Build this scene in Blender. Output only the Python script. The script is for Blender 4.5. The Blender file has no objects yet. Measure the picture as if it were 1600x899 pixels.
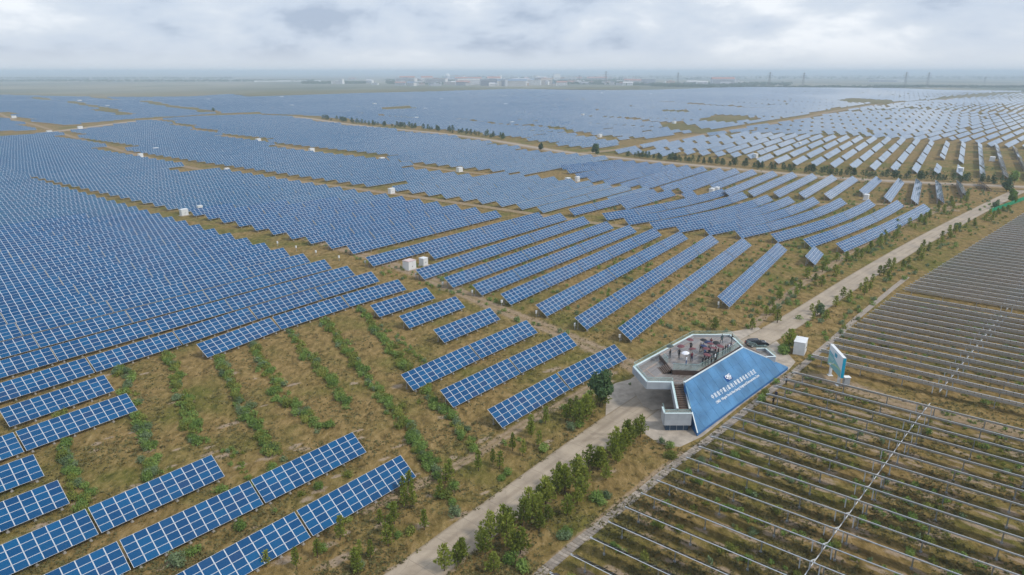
import bpy, math, random
import numpy as np
from mathutils import Vector, Matrix, Euler

random.seed(7)
rng = np.random.default_rng(7)
SC = bpy.context.scene
COL = SC.collection

# ------------------------------------------------------------------ camera
CAM_H = 56.0
FPX = 1081.0
PITCH = math.atan(337.0 / FPX)
cam_data = bpy.data.cameras.new('camera')
cam_data.sensor_width = 36.0
cam_data.lens = 36.0 * FPX / 1600.0
cam_data.clip_start = 0.5
cam_data.clip_end = 90000.0
cam = bpy.data.objects.new('camera', cam_data)
cam.location = (0, 0, CAM_H)
cam.rotation_euler = (math.pi / 2 - PITCH, 0, 0)
COL.objects.link(cam)
SC.camera = cam

# ------------------------------------------------------------------ sky, sun, exposure
SUN_AZ, SUN_EL = math.radians(118), math.radians(48)      # azimuth clockwise from +Y
world = bpy.data.worlds.new('World')
SC.world = world
world.use_nodes = True
wn, wl = world.node_tree.nodes, world.node_tree.links
wn.clear()
w_out = wn.new('ShaderNodeOutputWorld')
w_bg = wn.new('ShaderNodeBackground')
w_bg.inputs['Strength'].default_value = 0.1
w_sky = wn.new('ShaderNodeTexSky')
w_sky.sky_type = 'NISHITA'
w_sky.sun_disc = False
w_sky.sun_elevation = SUN_EL
w_sky.sun_rotation = SUN_AZ
w_tc = wn.new('ShaderNodeTexCoord')
w_map = wn.new('ShaderNodeMapping')
w_map.inputs['Location'].default_value = (4.3, 1.7, 0.35)
w_map.inputs['Scale'].default_value = (1.0, 1.0, 2.7)
w_n1 = wn.new('ShaderNodeTexNoise')
w_n1.inputs['Scale'].default_value = 5.2
w_n1.inputs['Detail'].default_value = 10
w_n1.inputs['Roughness'].default_value = 0.55
w_n1.inputs['Distortion'].default_value = 0.15
w_ramp = wn.new('ShaderNodeValToRGB')
cr = w_ramp.color_ramp
cr.elements[0].position = 0.38
cr.elements[0].color = (0.29, 0.345, 0.445, 1)
cr.elements[1].position = 0.64
cr.elements[1].color = (0.625, 0.65, 0.69, 1)
e_ = cr.elements.new(0.46)
e_.color = (0.405, 0.46, 0.55, 1)
e_ = cr.elements.new(0.55)
e_.color = (0.47, 0.515, 0.585, 1)
w_sep = wn.new('ShaderNodeSeparateXYZ')
w_hr = wn.new('ShaderNodeMapRange')
w_hr.inputs['From Min'].default_value = 0.0
w_hr.inputs['From Max'].default_value = 0.04
w_hr.inputs['To Min'].default_value = 1.0
w_hr.inputs['To Max'].default_value = 0.0
w_hr.interpolation_type = 'SMOOTHSTEP'
w_low = wn.new('ShaderNodeMix')
w_low.data_type = 'RGBA'
w_low.inputs[7].default_value = (0.50, 0.535, 0.585, 1)
w_sc = wn.new('ShaderNodeVectorMath')
w_sc.operation = 'SCALE'
w_sc.inputs['Scale'].default_value = 10.0
w_mix = wn.new('ShaderNodeMix')
w_mix.data_type = 'RGBA'
w_mix.inputs[0].default_value = 0.93
wl.new(w_tc.outputs['Generated'], w_map.inputs['Vector'])
wl.new(w_map.outputs['Vector'], w_n1.inputs['Vector'])
wl.new(w_n1.outputs['Fac'], w_ramp.inputs['Fac'])
wl.new(w_tc.outputs['Generated'], w_sep.inputs[0])
wl.new(w_sep.outputs['Z'], w_hr.inputs['Value'])
wl.new(w_hr.outputs['Result'], w_low.inputs[0])
wl.new(w_ramp.outputs['Color'], w_low.inputs[6])
wl.new(w_low.outputs[2], w_sc.inputs[0])
wl.new(w_sky.outputs['Color'], w_mix.inputs[6])
wl.new(w_sc.outputs['Vector'], w_mix.inputs[7])
wl.new(w_mix.outputs[2], w_bg.inputs['Color'])
wl.new(w_bg.outputs['Background'], w_out.inputs['Surface'])

sun_data = bpy.data.lights.new('sun', 'SUN')
sun_data.energy = 1.5
sun_data.angle = math.radians(10)
sun_data.color = (1.0, 0.95, 0.87)
sun = bpy.data.objects.new('sun', sun_data)
_sd = Vector((math.sin(SUN_AZ) * math.cos(SUN_EL), math.cos(SUN_AZ) * math.cos(SUN_EL), math.sin(SUN_EL)))
sun.rotation_euler = _sd.to_track_quat('Z', 'Y').to_euler()
sun.location = (0, 0, 300)
COL.objects.link(sun)

SC.view_settings.view_transform = 'Standard'
SC.view_settings.look = 'None'
SC.view_settings.exposure = 0.6
SC.view_settings.gamma = 1.0
SC.cycles.use_denoising = True
SC.cycles.max_bounces = 6
SC.cycles.diffuse_bounces = 3
SC.cycles.glossy_bounces = 3
SC.cycles.transmission_bounces = 4
SC.cycles.transparent_max_bounces = 12
SC.cycles.volume_bounces = 2
SC.cycles.caustics_reflective = False
SC.cycles.caustics_refractive = False

# ------------------------------------------------------------------ geometry helpers
CP, SP = math.cos(PITCH), math.sin(PITCH)


def G(u, v, z=0.0):
    """point of the level z seen in direction (u, v) of the survey photo"""
    dx = (u - 800.0) / FPX
    dy = (449.5 - v) / FPX
    ry = CP + dy * SP
    rz = -SP + dy * CP
    t = (z - CAM_H) / rz
    return Vector((dx * t, ry * t, z))


def proj(x, y, z):
    dz = z - CAM_H
    d = y * CP - dz * SP
    return 800 + FPX * x / d, 449.5 - FPX * (y * SP + dz * CP) / d


def sstep(a, b, x):
    t = np.clip((x - a) / (b - a), 0, 1)
    return t * t * (3 - 2 * t)


def hgt(x, y):
    x = np.asarray(x, float)
    y = np.asarray(y, float)
    r = np.hypot(x, y - 120.0)
    a = sstep(340, 1000, r) * (1 - 0.75 * sstep(2300, 3600, r))
    h = a * 2.6 * (np.sin(x / 150 + 1.1) * np.cos(y / 185 + .4) + .7 * np.sin((x + y) / 240 + .5) + .35 * np.sin((x - 1.4 * y) / 90))
    az = np.arctan2(x, y)
    far = sstep(8000, 24000, r)
    h = h + far * (34 + 14 * np.sin(az * 11 + .6) + 9 * np.sin(az * 27 + 1.7))
    return h


def hg(x, y):
    return float(hgt(x, y))


AZ = math.radians(38.5)
EV = Vector((math.sin(AZ), math.cos(AZ), 0))
SV = Vector((math.cos(AZ), -math.sin(AZ), 0))


def ES(e, s, z=0.0):
    p = EV * e + SV * s
    return Vector((p.x, p.y, z))


def in_poly(px, py, poly):
    c = False
    n = len(poly)
    j = n - 1
    for i in range(n):
        xi, yi = poly[i]
        xj, yj = poly[j]
        if (yi > py) != (yj > py) and px < (xj - xi) * (py - yi) / (yj - yi) + xi:
            c = not c
        j = i
    return c


class MB:
    """collects boxes, prisms and tubes into one mesh"""

    def __init__(self):
        self.v, self.f, self.m, self.uv = [], [], [], None

    def quad(self, a, b, c, d, m=0):
        i = len(self.v)
        self.v += [tuple(a), tuple(b), tuple(c), tuple(d)]
        self.f.append((i, i + 1, i + 2, i + 3))
        self.m.append(m)

    def poly(self, pts, m=0):
        i = len(self.v)
        self.v += [tuple(p) for p in pts]
        self.f.append(tuple(range(i, i + len(pts))))
        self.m.append(m)

    def box(self, x0, x1, y0, y1, z0, z1, m=0, M=None):
        c = [Vector((x, y, z)) for z in (z0, z1) for y in (y0, y1) for x in (x0, x1)]
        if M is not None:
            c = [M @ p for p in c]
        i = len(self.v)
        self.v += [tuple(p) for p in c]
        for q in ((0, 2, 3, 1), (4, 5, 7, 6), (0, 1, 5, 4), (2, 6, 7, 3), (0, 4, 6, 2), (1, 3, 7, 5)):
            self.f.append(tuple(i + k for k in q))
            self.m.append(m)

    def prism(self, pts, z0, z1, m=0, mt=None):
        """vertical prism over a polygon (list of xy)"""
        n = len(pts)
        ar = sum(pts[i][0] * pts[(i + 1) % n][1] - pts[(i + 1) % n][0] * pts[i][1] for i in range(n))
        if ar < 0:
            pts = list(reversed(pts))
        i = len(self.v)
        self.v += [(p[0], p[1], z0) for p in pts] + [(p[0], p[1], z1) for p in pts]
        self.f.append(tuple(i + k for k in reversed(range(n))))
        self.m.append(m)
        self.f.append(tuple(i + n + k for k in range(n)))
        self.m.append(m if mt is None else mt)
        for k in range(n):
            k2 = (k + 1) % n
            self.f.append((i + k, i + k2, i + n + k2, i + n + k))
            self.m.append(m)

    def bar(self, a, b, w, h, m=0, up=Vector((0, 0, 1))):
        """box bar from a to b, width w, height h"""
        a, b = Vector(a), Vector(b)
        d = b - a
        L = d.length
        if L < 1e-6:
            return
        d /= L
        sd = d.cross(up)
        if sd.length < 1e-4:
            sd = d.cross(Vector((1, 0, 0)))
        sd.normalize()
        u = sd.cross(d).normalized()
        M = Matrix(((d.x, sd.x, u.x, a.x), (d.y, sd.y, u.y, a.y), (d.z, sd.z, u.z, a.z), (0, 0, 0, 1)))
        self.box(0, L, -w / 2, w / 2, -h / 2, h / 2, m, M)

    def tube(self, a, b, r0, r1=None, n=6, m=0):
        r1 = r0 if r1 is None else r1
        a, b = Vector(a), Vector(b)
        d = (b - a).normalized()
        s = d.cross(Vector((0, 0, 1)))
        if s.length < 1e-3:
            s = Vector((1, 0, 0))
        s.normalize()
        u = s.cross(d)
        i = len(self.v)
        for k in range(n):
            t = 2 * math.pi * k / n
            o = s * math.cos(t) + u * math.sin(t)
            self.v.append(tuple(a + o * r0))
            self.v.append(tuple(b + o * r1))
        for k in range(n):
            k2 = (k + 1) % n
            self.f.append((i + 2 * k, i + 2 * k2, i + 2 * k2 + 1, i + 2 * k + 1))
            self.m.append(m)
        self.f.append(tuple(i + 2 * k for k in reversed(range(n))))
        self.m.append(m)
        self.f.append(tuple(i + 2 * k + 1 for k in range(n)))
        self.m.append(m)

    def mesh(self, name, mats, org=None, smooth=False):
        me = bpy.data.meshes.new(name)
        v = self.v
        if org is not None:
            v = [(p[0] - org[0], p[1] - org[1], p[2] - org[2]) for p in v]
        me.from_pydata(v, [], self.f)
        for mt in (mats if isinstance(mats, (list, tuple)) else [mats]):
            me.materials.append(mt)
        if len(me.materials) > 1:
            me.polygons.foreach_set('material_index', self.m)
        if smooth:
            me.polygons.foreach_set('use_smooth', [True] * len(self.f))
        me.update()
        return me

    def build(self, name, mats, parent=None, org=None, smooth=False):
        if org is None and parent is not None:
            org = wloc(parent)
        return link(name, self.mesh(name, mats, org, smooth), parent)


def wloc(o):
    l = Vector(o.location)
    p = o.parent
    while p is not None:
        l = l + Vector(p.location)
        p = p.parent
    return l


def link(name, data, parent=None, loc=None):
    o = bpy.data.objects.new(name, data)
    COL.objects.link(o)
    if parent is not None:
        o.parent = parent
    if loc is not None:
        o.location = loc
    return o


def tag(o, label=None, cat=None, group=None, kind=None):
    if label:
        o['label'] = label
    if cat:
        o['category'] = cat
    if group:
        o['group'] = group
    if kind:
        o['kind'] = kind
    return o


def thing(name, loc, label, cat, group=None):
    o = link(name, None, None, loc)
    o.empty_display_size = 0.5
    return tag(o, label, cat, group)


ORD = ['zeroth', 'first', 'second', 'third', 'fourth', 'fifth', 'sixth', 'seventh', 'eighth', 'ninth', 'tenth', 'eleventh', 'twelfth',
       'thirteenth', 'fourteenth', 'fifteenth', 'sixteenth', 'seventeenth', 'eighteenth', 'nineteenth', 'twentieth']


def ordn(k):
    if k <= 20:
        return ORD[k]
    suf = 'th' if 10 <= k % 100 <= 20 else {1: 'st', 2: 'nd', 3: 'rd'}.get(k % 10, 'th')
    return '%d%s' % (k, suf)


# ------------------------------------------------------------------ materials
class N:
    """small node helper"""

    def __init__(self, tree):
        self.t = tree
        self.n, self.l = tree.nodes, tree.links

    def new(self, kind, **kw):
        nd = self.n.new(kind)
        for k, v in kw.items():
            setattr(nd, k, v)
        return nd

    def put(self, sock, val):
        if isinstance(val, bpy.types.NodeSocket):
            self.l.new(val, sock)
        elif val is not None:
            sock.default_value = val

    def noise(self, vec, scale, detail=4, rough=0.55, dist=0.0):
        nd = self.new('ShaderNodeTexNoise')
        self.put(nd.inputs['Vector'], vec)
        nd.inputs['Scale'].default_value = scale
        nd.inputs['Detail'].default_value = detail
        nd.inputs['Roughness'].default_value = rough
        nd.inputs['Distortion'].default_value = dist
        return nd.outputs['Fac']

    def ramp(self, fac, stops):
        nd = self.new('ShaderNodeValToRGB')
        r = nd.color_ramp
        while len(r.elements) < len(stops):
            r.elements.new(0.5)
        for el, (p, c) in zip(r.elements, stops):
            el.position = p
            el.color = (c, c, c, 1) if isinstance(c, (int, float)) else (c[0], c[1], c[2], 1)
        self.put(nd.inputs['Fac'], fac)
        return nd.outputs['Color']

    def mix(self, fac, a, b, blend='MIX'):
        nd = self.new('ShaderNodeMix', data_type='RGBA', blend_type=blend)
        self.put(nd.inputs[0], fac)
        for s, v in ((6, a), (7, b)):
            if isinstance(v, (tuple, list)):
                v = (v[0], v[1], v[2], 1)
            self.put(nd.inputs[s], v)
        return nd.outputs[2]

    def math(self, op, a, b=None, c=None):
        nd = self.new('ShaderNodeMath', operation=op)
        self.put(nd.inputs[0], a)
        if b is not None:
            self.put(nd.inputs[1], b)
        if c is not None:
            self.put(nd.inputs[2], c)
        return nd.outputs[0]

    def mapr(self, v, a, b, c=0.0, d=1.0, smooth=True):
        nd = self.new('ShaderNodeMapRange')
        if smooth:
            nd.interpolation_type = 'SMOOTHSTEP'
        self.put(nd.inputs['Value'], v)
        for k, x in (('From Min', a), ('From Max', b), ('To Min', c), ('To Max', d)):
            nd.inputs[k].default_value = x
        return nd.outputs['Result']

    def pos(self):
        return self.new('ShaderNodeNewGeometry').outputs['Position']

    def mapping(self, vec, scale=(1, 1, 1), rot=(0, 0, 0)):
        nd = self.new('ShaderNodeMapping')
        self.put(nd.inputs['Vector'], vec)
        nd.inputs['Scale'].default_value = scale
        nd.inputs['Rotation'].default_value = rot
        return nd.outputs['Vector']

    def bump(self, h, strength, dist=0.1):
        nd = self.new('ShaderNodeBump')
        nd.inputs['Strength'].default_value = strength
        nd.inputs['Distance'].default_value = dist
        self.put(nd.inputs['Height'], h)
        return nd.outputs['Normal']


def new_mat(name):
    m = bpy.data.materials.new(name)
    m.use_nodes = True
    n = N(m.node_tree)
    b = m.node_tree.nodes['Principled BSDF']
    return m, n, b


def plain(name, col, rough=0.6, metal=0.0, var=0.12, scale=3.0, spec=0.4):
    m, n, b = new_mat(name)
    tc = n.new('ShaderNodeTexCoord').outputs['Object']
    f = n.noise(tc, scale, 5, 0.6)
    v = n.mapr(f, 0.3, 0.7, 1 - var, 1 + var, False)
    vm = n.new('ShaderNodeVectorMath', operation='SCALE')
    vm.inputs[0].default_value = col
    n.l.new(v, vm.inputs['Scale'])
    n.l.new(vm.outputs[0], b.inputs['Base Color'])
    b.inputs['Roughness'].default_value = rough
    b.inputs['Metallic'].default_value = metal
    b.inputs['Specular IOR Level'].default_value = spec
    return m


# ground colour as a group, shared by the ground and by the blended track edges
gg = bpy.data.node_groups.new('ground_colour', 'ShaderNodeTree')
gg.interface.new_socket('Color', in_out='OUTPUT', socket_type='NodeSocketColor')
gg.interface.new_socket('Height', in_out='OUTPUT', socket_type='NodeSocketFloat')
g = N(gg)
g_out = g.new('NodeGroupOutput')
gp = g.pos()
nA = g.noise(gp, 0.011, 4, 0.5)
nB = g.noise(gp, 0.075, 5, 0.6)
gw = g.mapping(gp, (1.0, 0.55, 1.0), (0, 0, 0.9))
nC = g.noise(gw, 0.8, 7, 0.66, 0.4)
nD = g.noise(gp, 4.5, 4, 0.65)
soil = g.ramp(nC, [(0.30, (0.080, 0.055, 0.018)), (0.45, (0.205, 0.138, 0.047)), (0.60, (0.315, 0.213, 0.086)), (0.78, (0.42, 0.30, 0.142))])
grass = g.ramp(nC, [(0.28, (0.040, 0.054, 0.007)), (0.48, (0.112, 0.118, 0.018)), (0.64, (0.190, 0.172, 0.038)), (0.85, (0.27, 0.225, 0.07))])
gm = g.math('ADD', g.math('MULTIPLY', nA, 0.55), g.math('MULTIPLY', nB, 0.62))
gf = g.mapr(gm, 0.52, 0.75, 0.05, 0.95)
c1 = g.mix(gf, soil, grass)
speck = g.mapr(nD, 0.53, 0.66)
speck2 = g.mapr(nB, 0.36, 0.62, 0.15, 0.75)
c2 = g.mix(g.math('MULTIPLY', speck, speck2), c1, (0.050, 0.052, 0.012))
hl = g.mapr(g.noise(gw, 2.2, 4, 0.6), 0.58, 0.72, 0.0, 0.45)
c2 = g.mix(hl, c2, (0.42, 0.32, 0.17))
sandm = g.mapr(g.noise(gp, 0.16, 6, 0.7), 0.64, 0.76, 0, 0.75)
c3 = g.mix(sandm, c2, (0.33, 0.235, 0.145))
# far plain turns to grey-green pasture
ln = g.new('ShaderNodeVectorMath', operation='LENGTH')
g.l.new(gp, ln.inputs[0])
farf = g.mapr(ln.outputs['Value'], 1500, 2600)
fb = g.noise(g.mapping(gp, (1, 0.35, 1)), 0.0016, 5, 0.6)
fcol = g.ramp(fb, [(0.34, (0.085, 0.115, 0.075)), (0.48, (0.170, 0.178, 0.125)), (0.60, (0.26, 0.245, 0.175)), (0.68, (0.13, 0.155, 0.10))])
c4 = g.mix(farf, c3, fcol)
g.l.new(c4, g_out.inputs['Color'])
g.l.new(g.math('ADD', nC, g.math('MULTIPLY', nD, 0.5)), g_out.inputs['Height'])


def ground_mat(name, over=None):
    m, n, b = new_mat(name)
    gr = n.new('ShaderNodeGroup')
    gr.node_tree = gg
    col = gr.outputs['Color']
    if over:
        col = over(n, col)
    n.put(b.inputs['Base Color'], col)
    b.inputs['Roughness'].default_value = 0.95
    b.inputs['Specular IOR Level'].default_value = 0.15
    n.put(b.inputs['Normal'], n.bump(gr.outputs['Height'], 0.9, 0.35))
    return m


M_ground = ground_mat('dry_steppe_ground')


def _track(n, col):
    uv = n.new('ShaderNodeUVMap').outputs['UV']
    sep = n.new('ShaderNodeSeparateXYZ')
    n.l.new(uv, sep.inputs[0])
    v = n.math('ABSOLUTE', n.math('SUBTRACT', sep.outputs['Y'], 0.5))      # 0 centre .. .5 edge
    ns = n.noise(n.pos(), 0.55, 6, 0.68)
    edge = n.math('ADD', v, n.math('MULTIPLY', n.math('SUBTRACT', ns, 0.5), 0.75))
    mask = n.mapr(edge, 0.24, 0.42, 0.92, 0.0)
    ruts = n.math('ABSOLUTE', n.math('SUBTRACT', v, 0.17))
    rutm = n.mapr(ruts, 0.05, 0.14, 1.0, 0.62)
    sand = n.ramp(n.noise(n.pos(), 1.3, 6, 0.7), [(0.3, (0.20, 0.145, 0.088)), (0.5, (0.33, 0.24, 0.155)), (0.72, (0.44, 0.34, 0.235))])
    return n.mix(n.math('MULTIPLY', mask, rutm), col, sand)


M_track = ground_mat('sandy_dirt_track', _track)


def _patch(n, col):
    uv = n.new('ShaderNodeUVMap').outputs['UV']
    sep = n.new('ShaderNodeSeparateXYZ')
    n.l.new(uv, sep.inputs[0])
    ns = n.noise(n.pos(), 1.1, 6, 0.7)
    r = n.math('ADD', sep.outputs['X'], n.math('MULTIPLY', n.math('SUBTRACT', ns, 0.5), 1.3))
    mask = n.mapr(r, 0.35, 0.85, 0.85, 0.0)
    sand = n.ramp(n.noise(n.pos(), 3.0, 5, 0.7), [(0.3, (0.25, 0.18, 0.115)), (0.6, (0.43, 0.33, 0.24)), (0.8, (0.52, 0.42, 0.33))])
    return n.mix(mask, col, sand)


M_sandpatch = ground_mat('pale_sand_patch', _patch)


def _meadow(n, col):
    f = n.noise(n.pos(), 0.02, 5, 0.6)
    gcol = n.ramp(f, [(0.35, (0.075, 0.085, 0.022)), (0.55, (0.125, 0.125, 0.04)), (0.7, (0.19, 0.165, 0.075))])
    return n.mix(0.55, col, gcol)


M_meadow = ground_mat('green_meadow', _meadow)

# concrete road
M_road, n, b = new_mat('pale_concrete_road')
pp = n.pos()
st = n.noise(pp, 0.22, 6, 0.65, 0.5)
cc = n.ramp(st, [(0.30, (0.26, 0.205, 0.145)), (0.46, (0.37, 0.30, 0.222)), (0.60, (0.44, 0.362, 0.272)), (0.78, (0.50, 0.42, 0.33))])
uv = n.new('ShaderNodeUVMap').outputs['UV']
sp_ = n.new('ShaderNodeSeparateXYZ')
n.l.new(uv, sp_.inputs[0])
jt = n.math('FRACT', n.math('DIVIDE', sp_.outputs['X'], 5.0))
jm = n.mapr(n.math('ABSOLUTE', n.math('SUBTRACT', jt, 0.5)), 0.488, 0.497, 0.0, 0.55)
cl = n.mapr(n.math('ABSOLUTE', n.math('SUBTRACT', sp_.outputs['Y'], 0.5)), 0.004, 0.011, 0.3, 0.0)
cc = n.mix(n.math('MAXIMUM', jm, cl), cc, (0.13, 0.105, 0.075))
wt = n.math('ABSOLUTE', n.math('SUBTRACT', n.math('ABSOLUTE', n.math('SUBTRACT', sp_.outputs['Y'], 0.5)), 0.19))
wtm = n.math('MULTIPLY', n.mapr(wt, 0.02, 0.09, 0.55, 0.0), n.mapr(n.noise(pp, 0.13, 4, 0.6), 0.35, 0.6))
cc = n.mix(wtm, cc, (0.25, 0.195, 0.14))
crk = n.new('ShaderNodeTexVoronoi', feature='DISTANCE_TO_EDGE')
crk.inputs['Scale'].default_value = 0.22
n.put(crk.inputs['Vector'], pp)
cc = n.mix(n.mapr(crk.outputs['Distance'], 0.002, 0.008, 0.28, 0.0), cc, (0.12, 0.095, 0.07))
fine = n.noise(pp, 7.0, 4, 0.7)
cc = n.mix(n.mapr(fine, 0.35, 0.75, 0.0, 0.22), cc, (0.26, 0.20, 0.14))
ns = n.noise(pp, 0.9, 5, 0.7)
ed = n.math('ADD', n.math('ABSOLUTE', n.math('SUBTRACT', sp_.outputs['Y'], 0.5)), n.math('MULTIPLY', n.math('SUBTRACT', ns, 0.5), 0.10))
cc = n.mix(n.mapr(ed, 0.43, 0.50, 0.0, 0.7), cc, (0.20, 0.15, 0.085))
n.put(b.inputs['Base Color'], cc)
n.put(b.inputs['Roughness'], n.mapr(st, 0.3, 0.7, 0.45, 0.8))
b.inputs['Specular IOR Level'].default_value = 0.35

M_conc = plain('pale_concrete', (0.40, 0.34, 0.275), 0.75, 0, 0.28, 0.6)
M_paver = plain('paver_concrete', (0.30, 0.255, 0.21), 0.85, 0, 0.25, 2.0)
_p = M_paver.node_tree
_oi = _p.nodes.new('ShaderNodeObjectInfo')
_b = _p.nodes['Principled BSDF']
_lk = _b.inputs['Base Color'].links[0].from_socket
_vm = _p.nodes.new('ShaderNodeVectorMath')
_vm.operation = 'SCALE'
_mr = _p.nodes.new('ShaderNodeMapRange')
_mr.inputs['To Min'].default_value = 0.72
_mr.inputs['To Max'].default_value = 1.25
_p.links.new(_oi.outputs['Random'], _mr.inputs['Value'])
_p.links.new(_mr.outputs['Result'], _vm.inputs['Scale'])
_p.links.new(_lk, _vm.inputs[0])
_p.links.new(_vm.outputs[0], _b.inputs['Base Color'])

M_alu = plain('pale_anodised_frame', (0.70, 0.73, 0.76), 0.42, 0.0, 0.06, 2.0, 0.5)
M_steel = plain('galvanised_steel', (0.46, 0.48, 0.50), 0.45, 0.55, 0.15, 2.0)
M_post = plain('concrete_post', (0.36, 0.335, 0.30), 0.8, 0, 0.18, 2.0)
M_rack = plain('dark_steel_rack', (0.16, 0.165, 0.17), 0.6, 0.4, 0.1, 2.0)


def glass_mat(name, use_uv):
    """blue polycrystalline glass; the colour varies a little module by module"""
    m, n, b = new_mat(name)
    if use_uv:
        uv = n.new('ShaderNodeUVMap').outputs['UV']
        fl = n.new('ShaderNodeVectorMath', operation='FLOOR')
        n.l.new(uv, fl.inputs[0])
        wnz = n.new('ShaderNodeTexWhiteNoise', noise_dimensions='3D')
        n.l.new(fl.outputs[0], wnz.inputs['Vector'])
        r = wnz.outputs['Value']
    else:
        r = n.new('ShaderNodeObjectInfo').outputs['Random']
    c = n.ramp(r, [(0.0, (0.001, 0.054, 0.158)), (0.5, (0.0015, 0.070, 0.188)), (0.82, (0.002, 0.086, 0.218)), (0.93, (0.005, 0.060, 0.165)), (1.0, (0.012, 0.055, 0.152))])
    n.put(b.inputs['Base Color'], c)
    b.inputs['Roughness'].default_value = 0.10
    b.inputs['IOR'].default_value = 1.22
    b.inputs['Coat Weight'].default_value = 0.8
    b.inputs['Coat Roughness'].default_value = 0.07
    b.inputs['Coat IOR'].default_value = 1.33
    return m


M_glass = glass_mat('blue_module_glass', False)
M_glass_uv = glass_mat('blue_array_glass', True)

# far arrays: frame grid drawn from the module coordinates of each table
M_farpanel, n, b = new_mat('far_panel_array')
uv = n.new('ShaderNodeUVMap').outputs['UV']
fr = n.new('ShaderNodeVectorMath', operation='FRACTION')
n.l.new(uv, fr.inputs[0])
sp_ = n.new('ShaderNodeSeparateXYZ')
n.l.new(fr.outputs[0], sp_.inputs[0])
lx = n.math('LESS_THAN', n.math('ABSOLUTE', n.math('SUBTRACT', sp_.outputs['X'], 0.5)), 0.466)
ly = n.math('LESS_THAN', n.math('ABSOLUTE', n.math('SUBTRACT', sp_.outputs['Y'], 0.5)), 0.468)
inside = n.math('MULTIPLY', lx, ly)
fl = n.new('ShaderNodeVectorMath', operation='FLOOR')
n.l.new(uv, fl.inputs[0])
wnz = n.new('ShaderNodeTexWhiteNoise', noise_dimensions='3D')
n.l.new(fl.outputs[0], wnz.inputs['Vector'])
gc = n.ramp(wnz.outputs['Value'], [(0.0, (0.001, 0.060, 0.152)), (0.6, (0.0015, 0.084, 0.190)), (1.0, (0.010, 0.064, 0.155))])
n.put(b.inputs['Base Color'], n.mix(inside, (0.56, 0.60, 0.64), gc))
n.put(b.inputs['Roughness'], n.math('SUBTRACT', 0.40, n.math('MULTIPLY', inside, 0.24)))
b.inputs['IOR'].default_value = 1.33
b.inputs['Coat Weight'].default_value = 1.0
b.inputs['Coat Roughness'].default_value = 0.07
b.inputs['Coat IOR'].default_value = 1.33

M_white = plain('white_painted_metal', (0.74, 0.76, 0.77), 0.5, 0, 0.07, 1.2)
M_pink = plain('faded_pink_roof', (0.62, 0.50, 0.48), 0.6, 0, 0.1, 1.0)
M_dark = plain('dark_metal', (0.03, 0.032, 0.036), 0.4, 0.2, 0.1)
M_teal = plain('teal_blue_panel', (0.01, 0.34, 0.52), 0.35, 0, 0.05)
M_pgreen = plain('pale_green_print', (0.22, 0.50, 0.52), 0.45, 0, 0.05)
M_swoosh = plain('pale_lime_print', (0.48, 0.66, 0.36), 0.45, 0, 0.05)
M_logo = plain('logo_blue', (0.008, 0.11, 0.40), 0.4, 0, 0.04)
M_letter = plain('white_letters', (0.86, 0.87, 0.88), 0.5, 0, 0.03)
M_clad = plain('grey_blue_cladding', (0.44, 0.48, 0.525), 0.42, 0.25, 0.08, 0.8)
M_rim = plain('pale_rim', (0.72, 0.79, 0.81), 0.4, 0, 0.05)
M_navy = plain('dark_blue_base', (0.035, 0.075, 0.13), 0.4, 0, 0.1)
M_roofblue = plain('blue_roof_panel', (0.066, 0.195, 0.365), 0.30, 0, 0.28, 0.30)
M_roofedge = plain('deep_blue_edge', (0.022, 0.14, 0.38), 0.4, 0, 0.1)
M_green = plain('green_net', (0.01, 0.27, 0.13), 0.6, 0, 0.1)
M_track_back = plain('module_backsheet', (0.84, 0.83, 0.86), 0.6, 0, 0.12, 1.0)
M_track_dark = plain('tracker_glass', (0.012, 0.016, 0.028), 0.12, 0, 0.1)

# wooden deck
M_deck, n, b = new_mat('wet_wood_deck')
tc = n.pos()
mp = n.mapping(tc, (1, 1, 1), (0, 0, AZ))
sp_ = n.new('ShaderNodeSeparateXYZ')
n.l.new(mp, sp_.inputs[0])
pl = n.math('FRACT', n.math('MULTIPLY', sp_.outputs['X'], 3.3))
gapm = n.mapr(n.math('ABSOLUTE', n.math('SUBTRACT', pl, 0.5)), 0.42, 0.5, 0.0, 0.6)
wcell = n.new('ShaderNodeTexWhiteNoise', noise_dimensions='1D')
n.put(wcell.inputs['W'], n.math('FLOOR', n.math('MULTIPLY', sp_.outputs['X'], 3.3)))
wcol = n.ramp(wcell.outputs['Value'], [(0.0, (0.165, 0.142, 0.128)), (0.5, (0.21, 0.185, 0.168)), (0.93, (0.26, 0.225, 0.20)), (1.0, (0.38, 0.27, 0.19))])
wcol = n.mix(n.mapr(n.noise(tc, 0.5, 5, 0.6), 0.35, 0.7, 0.0, 0.55), wcol, (0.25, 0.24, 0.232))
n.put(b.inputs['Base Color'], n.mix(gapm, wcol, (0.05, 0.035, 0.028)))
n.put(b.inputs['Roughness'], n.mapr(n.noise(tc, 0.35, 4, 0.6), 0.4, 0.65, 0.18, 0.5))
M_wood = plain('dark_brown_wood', (0.085, 0.055, 0.042), 0.55, 0, 0.2, 2)
M_nosing = plain('pale_step_nosing', (0.30, 0.23, 0.19), 0.6, 0, 0.15)

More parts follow.
